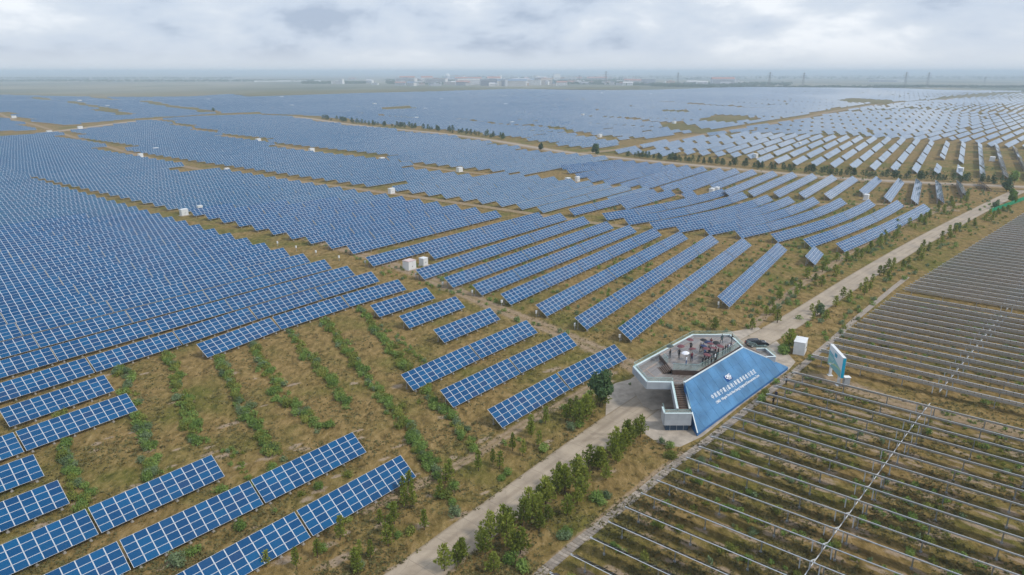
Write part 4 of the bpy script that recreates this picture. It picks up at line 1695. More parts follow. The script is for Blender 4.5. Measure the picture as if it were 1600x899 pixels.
def broad_tree(x, y, h, r, mt, lab, seed, n=9, name='leafy_tree', leaves=170, size=.42):
    rd = random.Random(seed)
    t = thing(name, (x, y, hg(x, y)), lab, 'tree')
    cs = []
    for k in range(n):
        a = rd.uniform(0, 6.28)
        z = rd.uniform(.28, .86)
        q = r * (1.05 - abs(z - .5) * 1.1) * rd.uniform(.15, .62)
        rr = r * rd.uniform(.30, .5)
        cs.append((math.cos(a) * q, math.sin(a) * q, h * z, rr, rr * 1.15))
    v, f = leaf_cloud(cs, leaves, size, rnd=rd)
    m = MB()
    m.v, m.f, m.m = v, f, [0] * len(f)
    c = link('crown', m.mesh('crown', mt), t)
    tr_ = MB()
    tr_.tube((0, 0, -.1), (.1, 0, h * .4), .14, .10, 7)
    for k in range(6):
        c_ = cs[k % len(cs)]
        tr_.tube((.1 * min(1, 1), 0, h * .3), (c_[0] * .8, c_[1] * .8, c_[2]), .07, .02, 5)
    link('trunk', tr_.mesh('trunk', M_bark), t)
    return t


p = G(937, 636)
broad_tree(p.x, p.y, 7.0, 2.5, L_dark, 'tall dense dark green tree left of the platform', 11, 16, leaves=230, size=.4)
for u, v, h, mt, lab in [(1281, 494, 3.2, L_grey, 'small pale leafy tree at the right road edge near the shed'), (1495, 361, 3.6, L_grey, 'small grey-green tree at the right road edge, halfway to the bend'),
                         (1555, 327, 4.2, L_grey, 'pale leafy tree overhanging the far end of the road'), (1580, 318, 6.5, L_green, 'large green tree at the far end of the road'), (1572, 300, 7.0, L_dark, 'dark green tree where road meets the far road'),
                         (930, 243.5, 9.0, L_dark, 'lone dark tree on the far road near the dirt crossing'), (845, 235, 6.0, L_dark, 'small lone dark tree on the far road, left of crossing'), (1583, 292, 8.0, L_green, 'large green tree behind the road end'),
                         (333, 172.5, 6.5, L_dark, 'lone dark tree beside the distant left track')]:
    p = G(u, v)
    broad_tree(p.x, p.y, h, h * .42, mt, lab, int(u), 9, leaves=70, size=.5 * h / 4)

# far lines of dark conifers behind the far road
FARC = []
for i in range(3):
    c, tr_ = pine_mesh(400 + i, 3.0, .85, .55, L_dark)
    FARC.append((c, tr_))


def far_conifers(px, n_, jit, smin, smax, lab, grp):
    pts = resample(PX(px), 2.0)
    cl_list = []
    for i in range(n_):
        p = pts[min(len(pts) - 1, int((i + random.random()) / n_ * len(pts)))]
        x, y = p.x + random.gauss(0, jit), p.y + abs(random.gauss(0, jit))
        s = random.uniform(smin, smax)
        c, tr_ = random.choice(FARC)
        o = link('conifer', c, None, (x, y, hg(x, y)))
        cl_list.append(o)
        o.scale = (s * 1.2, s * 1.2, s)
        o.rotation_euler = (0, 0, random.uniform(0, 6.28))
        tag(o, lab, 'conifer', grp)
    cl_list.sort(key=lambda o: o.location.x / o.location.y)
    for i, o in enumerate(cl_list):
        o['label'] = lab + ', %s from the left' % ordn(i + 1)


far_conifers([(985, 246.5), (1080, 255), (1180, 264), (1300, 275), (1420, 282), (1565, 289)], 120, 2.5, .95, 1.8, 'dark conifer in the hedge behind the far road', 'conifers behind the far road')
far_conifers([(505, 187), (600, 198), (700, 207), (790, 219)], 85, 4.0, 1.0, 2.1, 'tiny dark conifer beside the winding far road', 'conifers beside the winding far road')

#MARK_PLATFORM
# ------------------------------------------------------------------ viewing platform
ZL, ZU, ZR, ZLAND = 5.2, 6.2, 5.65, 2.8
base_p = G(1095, 640)
plat = thing('viewing_platform', base_p, 'angular viewing platform with wooden deck, glass rails and sloping blue lettered roof', 'platform')


def clip_poly(pts, a, b, c):
    """keep the side a*x + b*y + c >= 0 of a 2-D polygon"""
    out = []
    for i in range(len(pts)):
        p, q = pts[i], pts[(i + 1) % len(pts)]
        dp, dq = a * p[0] + b * p[1] + c, a * q[0] + b * q[1] + c
        if dp >= 0:
            out.append(p)
        if (dp >= 0) != (dq >= 0):
            t = dp / (dp - dq)
            out.append((p[0] + (q[0] - p[0]) * t, p[1] + (q[1] - p[1]) * t))
    return out


rim_px = [(988.8, 572.6), (1081.4, 522.5), (1141.5, 522.5), (1161.5, 541.8), (1070, 597.6), (1050, 597.6), (1010.4, 597)]
rim = [G(u, v, ZR) for u, v in rim_px]
ra, rb, rc, rd_, rA, rg, rf = rim


def inset(pts, d):
    n_ = len(pts)
    cx = sum((p.x for p in pts)) / n_
    cy = sum((p.y for p in pts)) / n_
    out = []
    for i in range(n_):
        p0, p1, p2 = pts[i - 1], pts[i], pts[(i + 1) % n_]
        def off(a, b):
            t = (b - a)
            t.z = 0
            t.normalize()
            nn = Vector((-t.y, t.x, 0))
            m = (a + b) / 2
            if (Vector((cx, cy, 0)) - m).dot(nn) < 0:
                nn = -nn
            return a + nn * d, t
        a1, t1 = off(p0, p1)
        a2, t2 = off(p1, p2)
        den = t1.x * t2.y - t1.y * t2.x
        if abs(den) < 1e-4:
            out.append(p1.copy())
            continue
        k = ((a2.x - a1.x) * t2.y - (a2.y - a1.y) * t2.x) / den
        q = a1 + t1 * k
        q.z = p1.z
        out.append(q)
    return out


rin = inset(rim, 0.32)
rin2 = inset(rim, 0.9)
# deck slab and soffit
mb = MB()
mb.prism([(p.x, p.y) for p in inset(rim, 0.3)], ZL - 0.45, ZL)
mb.build('deck_floor', M_deck, plat)
mb = MB()
mb.prism([(p.x, p.y) for p in inset(rim, 0.1)], ZL - 0.95, ZL - 0.47)
mb.build('soffit', M_clad, plat)
# parapet: cladding outside, pale rim on top, one run per side
sides = [(0, 1), (1, 2), (2, 3), (5, 6), (6, 0)]
for i, j in sides:
    a, b = rim[i], rim[j]
    ai, bi = rin[i], rin[j]
    L = (b - a).length
    nseg = max(1, int(L / 1.9))
    run = MB()
    z0 = ZR - 1.3
    run.poly([(ai.x, ai.y, ZL), (bi.x, bi.y, ZL), (bi.x, bi.y, ZR - .07), (ai.x, ai.y, ZR - .07)])
    run.poly([(a.x, a.y, z0), (ai.x, ai.y, z0), (bi.x, bi.y, z0), (b.x, b.y, z0)])
    run.poly([(a.x, a.y, z0), (b.x, b.y, z0), (b.x, b.y, ZR - .07), (a.x, a.y, ZR - .07)])
    wall = run.build('parapet', M_clad, plat)
    t = (b - a).normalized()
    nn = Vector((t.y, -t.x, 0))
    if nn.dot((a + b) / 2 - sum(rim, Vector()) / 7) < 0:
        nn = -nn
    for k in range(nseg):
        p = a.lerp(b, (k + .012) / nseg) + nn * .02
        q = a.lerp(b, (k + .988) / nseg) + nn * .02
        cm = MB()
        mid = (p + q) / 2
        cm.bar(Vector((p.x, p.y, (z0 + ZR) / 2 - .04)), Vector((q.x, q.y, (z0 + ZR) / 2 - .04)), .05, ZR - z0 - .1)
        cm.build('cladding_panel', M_clad, wall)
    rm = MB()
    rm.bar(Vector(((a.x + ai.x) / 2, (a.y + ai.y) / 2, ZR - .02)), Vector(((b.x + bi.x) / 2, (b.y + bi.y) / 2, ZR - .02)), 0.36, 0.12)
    rm.build('rim', M_rim, wall)


def glass_rail(pts, h, name='glass_rail', parent=plat, seg=1.8):
    for a, b in zip(pts, pts[1:]):
        a, b = Vector(a), Vector(b)
        n_ = max(1, int((b - a).length / seg))
        g = MB()
        for k in range(n_):
            p, q = a.lerp(b, (k + .01) / n_), a.lerp(b, (k + .99) / n_)
            g.bar(p + Vector((0, 0, h / 2)), q + Vector((0, 0, h / 2)), 0.025, h)
        o = g.build(name, M_rglass, parent)
        hm = MB()
        hm.bar(a + Vector((0, 0, h + .015)), b + Vector((0, 0, h + .015)), 0.035, 0.03)
        hm.build('handrail', M_rimglass, o)


mid_r = [(p + q) / 2 for p, q in zip(rim, rin)]
for p in mid_r:
    p.z = ZR + .05
glass_rail([mid_r[5], mid_r[6], mid_r[0], mid_r[1], mid_r[2], mid_r[3]], 0.7)

# upper platform
up_px = [(1050.6, 577.8), (1091.9, 579.3), (1146, 547.6), (1156, 540.5), (1139, 527), (1083, 526.5), (1030, 553)]
upp = [G(u, v, ZU) for u, v in up_px]
mb = MB()
mb.prism([(p.x, p.y) for p in upp], ZU - 0.12, ZU)
mb.build('upper_deck_floor', M_deck, plat)
mb = MB()
mb.prism([(p.x, p.y) for p in inset(upp, 0.06)], ZL, ZU - 0.125)
mb.build('upper_deck_side', M_wood, plat)
fas = MB()
fas.bar(upp[1] + Vector((0, 0, -.28)), upp[2] + Vector((0, 0, -.28)), 0.14, 0.42)
fas.build('fascia_board', M_wood, plat)
uz = [Vector((p.x, p.y, ZU)) for p in inset(upp, 0.10)]
glass_rail([uz[0], uz[1], uz[2], uz[3]], 1.1, seg=1.5)
glass_rail([G(1043.8, 568, ZU), G(1036, 560, ZU)], 1.05)
# orange boards on the decks
for (u0, v0, u1, v1, z) in [(1015, 575, 1027, 569, ZL), (1009, 578, 1024, 590, ZL), (1052, 595.5, 1066, 595.5, ZL), (1050, 551, 1078, 536, ZU), (1088, 529, 1104, 529.5, ZU), (1106, 532, 1130, 532.3, ZU), (1086, 556, 1100, 545, ZU)]:
    bm_ = MB()
    bm_.bar(G(u0, v0, z + .01), G(u1, v1, z + .01), .22, .03)
    bm_.build('pale_board', M_nosing, plat)


def stair(tl, tr_, bl, br, n_, name):
    """treads between an upper edge (tl-tr) and a lower edge (bl-br)"""
    st_o = link(name, None, plat, (0, 0, 0))
    m = MB()
    for k in range(n_):
        f0, f1 = k / n_, (k + 1) / n_
        z = tl.z + (bl.z - tl.z) * (k + .5) / n_
        a, b, c, d = tl.lerp(bl, f0), tr_.lerp(br, f0), tr_.lerp(br, f1), tl.lerp(bl, f1)
        t_ = MB()
        t_.prism([(p.x, p.y) for p in (a, b, c, d)], z - .16, z)
        o = t_.build('tread', M_wood, st_o)
        ns_ = MB()
        ns_.bar(Vector((d.x, d.y, z + .012)), Vector((c.x, c.y, z + .012)), .07, .025)
        ns_.build('nosing', M_nosing, o)
    return st_o


stair(G(1044.6, 568, ZU), G(1050.6, 577, ZU), G(1028, 574.8, ZL), G(1036.3, 584.6, ZL), 6, 'deck_steps')
s_tl, s_tr = G(1051.8, 600, ZL), G(1067, 600, ZL)
s_bl, s_br = G(1059.8, 639.8, ZLAND), G(1075.2, 639.8, ZLAND)
stair(s_tl, s_tr, s_bl, s_br, 14, 'main_stair')
# stair side walls with pale caps
ZC = 0.45
for (a, b, w) in ((s_tl, s_bl, -.22), (s_tr, s_br, .22)):
    t = (b - a).normalized()
    sd = Vector((-t.y, t.x, 0))
    sd.normalize()
    if (sd.dot(s_tr - s_tl) > 0) != (w > 0):
        sd = -sd
    o_ = sd * abs(w)
    p, q = a + o_, b + o_ + t * .4
    m = MB()
    for zz0, zz1 in ((-1.0, ZC),):
        m.poly([p - sd * .16 + Vector((0, 0, zz0)), q - sd * .16 + Vector((0, 0, zz0)), q - sd * .16 + Vector((0, 0, zz1)), p - sd * .16 + Vector((0, 0, zz1))])
        m.poly([p + sd * .16 + Vector((0, 0, zz0)), q + sd * .16 + Vector((0, 0, zz0)), q + sd * .16 + Vector((0, 0, zz1)), p + sd * .16 + Vector((0, 0, zz1))])
        m.poly([p - sd * .16 + Vector((0, 0, zz0)), p + sd * .16 + Vector((0, 0, zz0)), q + sd * .16 + Vector((0, 0, zz0)), q - sd * .16 + Vector((0, 0, zz0))])
    sw = m.build('stair_wall', M_clad, plat)
    c = MB()
    c.bar(p + Vector((0, 0, ZC + .04)), q + Vector((0, 0, ZC + .04)), .36, .1)
    c.build('rim', M_rim, sw)
    glass_rail([p + Vector((0, 0, ZC + .08)), q + Vector((0, 0, ZC + .08))], .6, seg=1.2)
# landing at the stair foot
ZLR = ZLAND + .5
l_bl, l_fl, l_fr = G(1035.2, 636, ZLR), G(1038.6, 646, ZLR), G(1081, 646, ZLR)
l_br = s_br + (s_br - s_bl).normalized() * .4
l_tl = s_bl - (s_br - s_bl).normalized() * .4
fl = [(l_bl.x, l_bl.y), (l_fl.x, l_fl.y), (l_fr.x, l_fr.y), (l_br.x, l_br.y), (l_tl.x, l_tl.y)]
m = MB()
m.prism(fl, ZLAND - .2, ZLAND)
m.build('landing_floor', M_deck, plat)
for a, b in ((l_bl, l_fl), (l_fl, l_fr)):
    m = MB()
    m.bar(Vector((a.x, a.y, (ZLR + 1.15) / 2)), Vector((b.x, b.y, (ZLR + 1.15) / 2)), .16, ZLR - 1.15)
    w = m.build('landing_wall', M_clad, plat)
    n_ = max(1, int((b - a).length / 1.7))
    t = (b - a).normalized()
    nn = Vector((t.y, -t.x, 0))
    if nn.y > 0 and abs(nn.y) > abs(nn.x):
        nn = -nn
    if nn.x > 0 and abs(nn.x) > abs(nn.y):
        nn = -nn
    for k in range(n_):
        for zz in ((1.17, 2.2), (2.23, ZLR - .08)):
            p, q = a.lerp(b, (k + .012) / n_) + nn * .1, a.lerp(b, (k + .988) / n_) + nn * .1
            cm = MB()
            cm.bar(Vector((p.x, p.y, sum(zz) / 2)), Vector((q.x, q.y, sum(zz) / 2)), .04, zz[1] - zz[0])
            cm.build('cladding_panel', M_clad, w)
    m = MB()
    m.bar(Vector((a.x, a.y, ZLR)), Vector((b.x, b.y, ZLR)), .30, .1)
    m.build('rim', M_rim, w)
glass_rail([Vector((p.x, p.y, ZLR + .05)) for p in (l_bl, l_fl, l_fr)], .6, seg=1.4)
m = MB()
m.prism([(p.x, p.y) for p in inset([Vector((x, y, 0)) for x, y in fl], .35)], -.1, 1.2)
bs = m.build('dark_base', M_navy, plat)
for k in range(1, 4):
    p = l_fl.lerp(l_fr, k / 4) + Vector((0, .32, 0))
    m = MB()
    m.bar(Vector((p.x, p.y, 0)), Vector((p.x, p.y, 1.15)), .06, .05)
    m.build('mullion', M_clad, bs)
# deck supports
for u, v in ((1046, 572), (1085, 560), (1110, 540)):
    p = G(u, v, ZL - 1)
    m = MB()
    m.prism([(p.x - .9, p.y - .5), (p.x + .9, p.y - .5), (p.x + .9, p.y + .7), (p.x - .9, p.y + .7)], -.1, ZL - .95)
    m.build('support', M_navy, plat)

pb_ = G(1012, 600, ZL - .95)
m = MB()
m.prism([(pb_.x - .5, pb_.y + .3), (pb_.x + 1.6, pb_.y + .3), (pb_.x + 1.2, pb_.y + 2.0), (pb_.x + .1, pb_.y + 2.0)], ZL - 1.6, ZL - .955)
m.build('bracket', M_navy, plat)
# sloping blue roof with panels
ZA, ZD = 5.95, 0.55
A, B_, C_, D_ = G(1069.5, 598.5, ZA), G(1162, 543, ZA), G(1231.6, 574, ZD), G(1090, 677.5, ZD)
x_ax = (C_ - D_).normalized()
y_tmp = A - D_
y_ax = (y_tmp - x_ax * y_tmp.dot(x_ax)).normalized()
z_ax = x_ax.cross(y_ax)
RM = Matrix(((x_ax.x, y_ax.x, z_ax.x, D_.x), (x_ax.y, y_ax.y, z_ax.y, D_.y), (x_ax.z, y_ax.z, z_ax.z, D_.z), (0, 0, 0, 1)))
RMI = RM.inverted()
q2 = [RMI @ p for p in (D_, C_, B_, A)]
quad2 = [(p.x, p.y) for p in q2]
hroof = min(q2[2].y, q2[3].y)


def roof_pt(u, v):
    """pixel -> roof-plane coordinates"""
    d = G(u, v, 0) - Vector((0, 0, CAM_H))
    o_ = Vector((0, 0, CAM_H))
    t = (D_ - o_).dot(z_ax) / d.dot(z_ax)
    p = RMI @ (o_ + d * t)
    return p.x, p.y


roof = MB()
roof.poly([RM @ Vector((x, y, -.03)) for x, y in quad2])
# sides and lip of the wedge
def drop(p):
    return Vector((p.x, p.y, 0.0))


roof_o = roof.build('roof_board', M_roofedge, plat)
lip = MB()
w3 = [RM @ Vector((x, y, -.03)) for x, y in quad2]
lip.poly([drop(w3[0]), drop(w3[1]), w3[1], w3[0]])
lip.poly([drop(w3[1]), drop(w3[2]), w3[2], w3[1]])
lip.poly([drop(w3[3]), drop(w3[0]), w3[0], w3[3]])
lip.poly([drop(w3[2]), drop(w3[3]), w3[3], w3[2]])
lip.build('roof_lip', M_roofedge, roof_o)
pw, ph_ = 2.45, hroof / 4.0
for iy in range(5):
    for ix in range(-4, 20):
        x0, x1 = ix * pw, (ix + 1) * pw
        y0, y1 = iy * ph_, (iy + 1) * ph_
        g_ = .02
        pts = [(x0 + g_, y0 + g_), (x1 - g_, y0 + g_), (x1 - g_, y1 - g_), (x0 + g_, y1 - g_)]
        for k in range(4):
            ax, ay = quad2[k]
            bx, by = quad2[(k + 1) % 4]
            pts = clip_poly(pts, -(by - ay), (bx - ax), (by - ay) * ax - (bx - ax) * ay)
            if len(pts) < 3:
                break
        if len(pts) < 3:
            continue
        m = MB()
        n_ = len(pts)
        zt = random.uniform(.0, .012)
        top = [RM @ Vector((x, y, .03 + zt)) for x, y in pts]
        bot = [RM @ Vector((x, y, -.02)) for x, y in pts]
        m.poly(top)
        for k in range(n_):
            m.quad(bot[k], bot[(k + 1) % n_], top[(k + 1) % n_], top[k])
        m.build('roof_panel', M_roofblue, roof_o)
# pale trims along the roof edges
trim = MB()
trim.bar(w3[3] + Vector((0, 0, .12)), w3[2] + Vector((0, 0, .12)), .22, .16)
trim.build('roof_trim', M_rim, roof_o)
trim = MB()
trim.bar(w3[2] + Vector((0, 0, .10)), w3[2].lerp(w3[1], .52) + Vector((0, 0, .10)), .24, .16)
trim.build('roof_trim', M_rim, roof_o)
trim = MB()
trim.bar(w3[3].lerp(w3[0], .60) + Vector((0, 0, .10)), w3[0] + Vector((0, 0, .10)), .16, .14)
trim.build('roof_trim', M_rim, roof_o)


def text_on(txt, width, M, mat, name, parent, bold=0.0, xs_=1.0, space=1.0):
    """raised lettering of a given total width; M places its lower left corner"""
    cu = bpy.data.curves.new(name, 'FONT')
    cu.body = txt
    cu.extrude = 0.015
    cu.offset = bold
    cu.resolution_u = 2
    cu.space_character = space
    ob = bpy.data.objects.new(name, cu)
    COL.objects.link(ob)
    bpy.context.view_layer.update()
    dg = bpy.context.evaluated_depsgraph_get()
    me = bpy.data.meshes.new_from_object(ob.evaluated_get(dg))
    bpy.data.objects.remove(ob)
    co = np.zeros(len(me.vertices) * 3)
    me.vertices.foreach_get('co', co)
    co = co.reshape(-1, 3)
    if len(co) == 0:
        return None
    mn, mx_ = co.min(0), co.max(0)
    s = width / (mx_[0] - mn[0])
    co[:, 0] = (co[:, 0] - mn[0]) * s
    co[:, 1] = co[:, 1] * s * xs_
    co[:, 2] = (co[:, 2] - mn[2])
    org = wloc(parent)
    wv = np.array([tuple(M @ Vector(c) - org) for c in co])
    me.vertices.foreach_set('co', wv.ravel())
    me.materials.clear()
    me.materials.append(mat)
    me.update()
    return link(name, me, parent)


def roof_text(txt, pxa, pxb, name, bold, xs_=1.0, space=1.0):
    x0, y0 = roof_pt(*pxa)
    x1, y1 = roof_pt(*pxb)
    ang = math.atan2(y1 - y0, x1 - x0)
    M = RM @ Matrix.Translation((x0, y0, .05)) @ Matrix.Rotation(ang, 4, 'Z')
    return text_on(txt, math.hypot(x1 - x0, y1 - y0), M, M_letter, name, roof_o, bold, xs_, space)


roof_text('中民投宁夏(盐池)新能源综合示范区', (1113.5, 624), (1181, 582.5), 'chinese_lettering', 0.008, 1.2, 1.75)
roof_text('CMIG · Ningxia Yanchi New Energy Integrated Demonstration Zone', (1120, 631.5), (1186.5, 588), 'english_lettering', 0.008, 1.15)
lg = [roof_pt(u, v) for u, v in ((1130, 589.2), (1138.5, 584.7), (1145.2, 591.8), (1137, 597.6))]
m = MB()
n_ = 4
top = [RM @ Vector((x, y, .12)) for x, y in lg]
bot = [RM @ Vector((x, y, .02)) for x, y in lg]
m.poly(list(reversed(top)))
m.poly(top)
for k in range(4):
    m.quad(bot[k], bot[(k + 1) % 4], top[(k + 1) % 4], top[k])
logo = m.build('logo_sign', M_logo, roof_o)
lx = Vector(lg[2] + (0,)) - Vector(lg[3] + (0,))
o3, o0 = Vector(lg[3] + (0,)), Vector(lg[0] + (0,))
ang = math.atan2(lx.y, lx.x)
up_ = (o0 - o3)
pL = o3 + lx * .08 + up_ * .42
text_on('CMIG', lx.length * .84, RM @ Matrix.Translation((pL.x, pL.y, .13)) @ Matrix.Rotation(ang, 4, 'Z'), M_letter, 'logo_letters', logo, 0.03, 1.3)
pL = o3 + lx * .30 + up_ * .16
text_on('中民投', lx.length * .52, RM @ Matrix.Translation((pL.x, pL.y, .13)) @ Matrix.Rotation(ang, 4, 'Z'), M_letter, 'logo_letters', logo, 0.01, .9)

# right-hand landing and its stair
t1, t2, t3, t4 = [G(u, v, 3.3) for u, v in ((1181.8, 544.8), (1196, 544.4), (1211.8, 557.5), (1197.5, 557.5))]
m = MB()
m.prism([(p.x, p.y) for p in (t1, t2, t3, t4)], ZLAND - .2, ZLAND)
m.build('landing_floor', M_deck, plat)
for a, b in ((t1, t2), (t2, t3), (t3, t4)):
    m = MB()
    m.bar(Vector((a.x, a.y, 1.6)), Vector((b.x, b.y, 1.6)), .16, 3.2)
    w = m.build('landing_wall', M_clad, plat)
    m = MB()
    m.bar(Vector((a.x, a.y, 3.3)), Vector((b.x, b.y, 3.3)), .3, .1)
    m.build('rim', M_rim, w)
glass_rail([Vector((p.x, p.y, 3.35)) for p in (t1, t2, t3)], .6, seg=1.4)
stair(rd_ + Vector((.25, -.1, ZL - ZR)), rd_ + Vector((1.0, 1.0, ZL - ZR)), t4.lerp(t1, .65) + Vector((0, 0, ZLAND - 3.3)), t1 + Vector((0, 0, ZLAND - 3.3)), 13, 'rear_stair')
glass_rail([rd_ + Vector((1.1, 1.1, .05)), t1 + Vector((.1, .1, .1))], .75)

# ------------------------------------------------------------------ people
def person_mesh(seed, pose):
    """one continuous figure grown along a skeleton; pose: stand, umbrella, camera, lean, walk"""
    J = {'pel': (0, 0, .95), 'wai': (0, 0, 1.10), 'che': (0, .01, 1.30), 'nec': (0, .015, 1.47), 'hd0': (0, .03, 1.56), 'hd1': (0, .035, 1.66), 'hd2': (0, .03, 1.73)}
    R = {'pel': (.15, .11), 'wai': (.135, .10), 'che': (.17, .115), 'nec': (.055, .055), 'hd0': (.075, .085), 'hd1': (.085, .10), 'hd2': (.06, .07)}
    E = [('pel', 'wai'), ('wai', 'che'), ('che', 'nec'), ('nec', 'hd0'), ('hd0', 'hd1'), ('hd1', 'hd2')]
    sw = .16 if pose == 'walk' else .03
    for sx, sg in ((-1, 1), (1, -1)):
        s = 'l' if sx < 0 else 'r'
        J[s + 'hip'] = (sx * .09, 0, .88)
        J[s + 'kne'] = (sx * .10, sg * sw * .7 + .02, .50)
        J[s + 'ank'] = (sx * .105, sg * sw, .09)
        J[s + 'toe'] = (sx * .12, sg * sw + .16, .045)
        R[s + 'hip'], R[s + 'kne'], R[s + 'ank'], R[s + 'toe'] = (.095, .10), (.062, .065), (.045, .05), (.042, .035)
        E += [('pel', s + 'hip'), (s + 'hip', s + 'kne'), (s + 'kne', s + 'ank'), (s + 'ank', s + 'toe')]
        J[s + 'sho'] = (sx * .19, 0, 1.40)
        R[s + 'sho'] = (.062, .065)
        if pose == 'camera' or (pose in ('umbrella',) and sx > 0):
            J[s + 'elb'] = (sx * .25, .10, 1.17)
            J[s + 'wri'] = (sx * (.10 if pose == 'camera' else .14), .27, 1.40 if pose == 'camera' else 1.27)
            hd = Vector((0, .03, 1)) if pose == 'umbrella' else Vector((-sx * .5, .3, .8))
        elif pose == 'lean':
            J[s + 'elb'] = (sx * .24, .16, 1.16)
            J[s + 'wri'] = (sx * .20, .40, 1.10)
            hd = Vector((0, 1, -.1))
        else:
            J[s + 'elb'] = (sx * .25, -.03 + sg * sw * .5, 1.13)
            J[s + 'wri'] = (sx * .26, .06 + sg * sw * .8, .89)
            hd = Vector((0, .15, -1))
        R[s + 'elb'], R[s + 'wri'] = (.043, .045), (.028, .032)
        E += [('che', s + 'sho'), (s + 'sho', s + 'elb'), (s + 'elb', s + 'wri')]
        hd.normalize()
        w = Vector(J[s + 'wri'])
        pl_ = w + hd * .075
        J[s + 'pal'] = tuple(pl_)
        R[s + 'pal'] = (.036, .024)
        E.append((s + 'wri', s + 'pal'))
        side = hd.orthogonal().normalized()
        curl = side.cross(hd)
        for fi in range(4):
            b_ = pl_ + side * (.024 * (fi - 1.5))
            le = (.062, .072, .068, .054)[fi]
            J[s + 'f%da' % fi] = tuple(b_ + hd * le * .5)
            J[s + 'f%db' % fi] = tuple(b_ + hd * le * .9 + curl * .022)
            R[s + 'f%da' % fi] = R[s + 'f%db' % fi] = (.009, .009)
            E += [(s + 'pal', s + 'f%da' % fi), (s + 'f%da' % fi, s + 'f%db' % fi)]
        J[s + 'tha'] = tuple(w + hd * .04 + side * .045)
        J[s + 'thb'] = tuple(w + hd * .08 + side * .055 + curl * .015)
        R[s + 'tha'] = R[s + 'thb'] = (.010, .010)
        E += [(s + 'wri', s + 'tha'), (s + 'tha', s + 'thb')]
    names = list(J)
    idx = {k: i for i, k in enumerate(names)}
    me = bpy.data.meshes.new('person')
    me.from_pydata([J[k] for k in names], [(idx[a], idx[b]) for a, b in E], [])
    ob = bpy.data.objects.new('person', me)
    COL.objects.link(ob)
    md = ob.modifiers.new('skin', 'SKIN')
    md.use_smooth_shade = True
    sv_ = me.skin_vertices[0].data
    for k in names:
        sv_[idx[k]].radius = R[k]
        sv_[idx[k]].use_root = (k == 'pel')
    sb = ob.modifiers.new('sub', 'SUBSURF')
    sb.levels = 1
    sb.render_levels = 1
    bpy.context.view_layer.update()
    dg = bpy.context.evaluated_depsgraph_get()
    out = bpy.data.meshes.new_from_object(ob.evaluated_get(dg))
    bpy.data.objects.remove(ob)
    # face: nose, brow line and mouth shaped by moving vertices; zones get their materials
    for v in out.vertices:
        x, y, z = v.co
        if z > 1.5 and y > .06 and abs(x) < .025 and 1.57 < z < 1.63:
            v.co.y += .022
    out.materials.clear()
    for _ in range(5):
        out.materials.append(None)
    hands = [Vector(J[s + 'pal']) for s in 'lr']
    for p in out.polygons:
        c = p.center
        if c.z > 1.50:
            hair = c.z > 1.70 or (c.y < .0 and c.z > 1.56) or (abs(c.x) > .06 and c.z > 1.62 and c.y < .05)
            m_ = 3 if hair else 2
            if not hair and c.y > .085 and (1.635 < c.z < 1.66 and .015 < abs(c.x) < .05):
                m_ = 3
        elif min((c - h).length for h in hands) < .11 and c.z > .7:
            m_ = 2
        elif c.z < .10:
            m_ = 4
        elif c.z < .98 and abs(c.x) < .215 and (c.y < .2):
            m_ = 1
        else:
            m_ = 0
        p.material_index = m_
    return out


M_skin = plain('skin', (0.45, 0.27, 0.19), 0.55, 0, 0.05)
M_hair = plain('black_hair', (0.012, 0.010, 0.010), 0.5, 0, 0.1)
M_shoe = plain('dark_shoes', (0.02, 0.02, 0.022), 0.5, 0, 0.1)
CL = {k: plain('%s_cloth' % k, c, 0.85, 0, 0.1, 4) for k, c in {'black': (.014, .015, .018), 'navy': (.018, .028, .075), 'white': (.72, .74, .78), 'maroon': (.14, .022, .035), 'grey': (.13, .14, .15), 'teal': (.03, .075, .085), 'blue': (.06, .13, .30), 'khaki': (.26, .21, .14)}.items()}
POSE = {k: person_mesh(i, k) for i, k in enumerate(('stand', 'umbrella', 'camera', 'lean', 'walk'))}


def person(p, pose, top, leg, yaw, lab, s=1.0, grp='visitors on the viewing deck'):
    o = link('person', POSE[pose], None, p)
    o.rotation_euler = (0, 0, yaw)
    o.scale = (s, s, s)
    for i, mt in enumerate((CL[top], CL[leg], M_skin, M_hair, M_shoe)):
        o.material_slots[i].link = 'OBJECT'
        o.material_slots[i].material = mt
    tag(o, lab, 'person', grp)
    return o


def umbrella_parts(col):
    m = MB()
    n_, R0 = 8, .62
    rings = [(0.0, .30), (.20, .285), (.42, .215), (.60, .08)]
    for k in range(n_):
        a0, a1 = 2 * math.pi * k / n_, 2 * math.pi * (k + 1) / n_
        for (r0, z0), (r1, z1) in zip(rings, rings[1:]):
            pts = []
            for (r, z, a) in ((r0, z0, a0), (r1, z1, a0), (r1, z1, a1), (r0, z0, a1)):
                pts.append((math.cos(a) * r, math.sin(a) * r, z))
            am_ = (a0 + a1) / 2
            if r0 == 0:
                m.poly([pts[0], pts[1], pts[2]])
            else:
                m.poly(pts)
            m.poly([(x, y, z - .012) for x, y, z in (reversed(pts) if r0 else reversed(pts[:3]))])
    can = m.mesh('canopy', col)
    return can


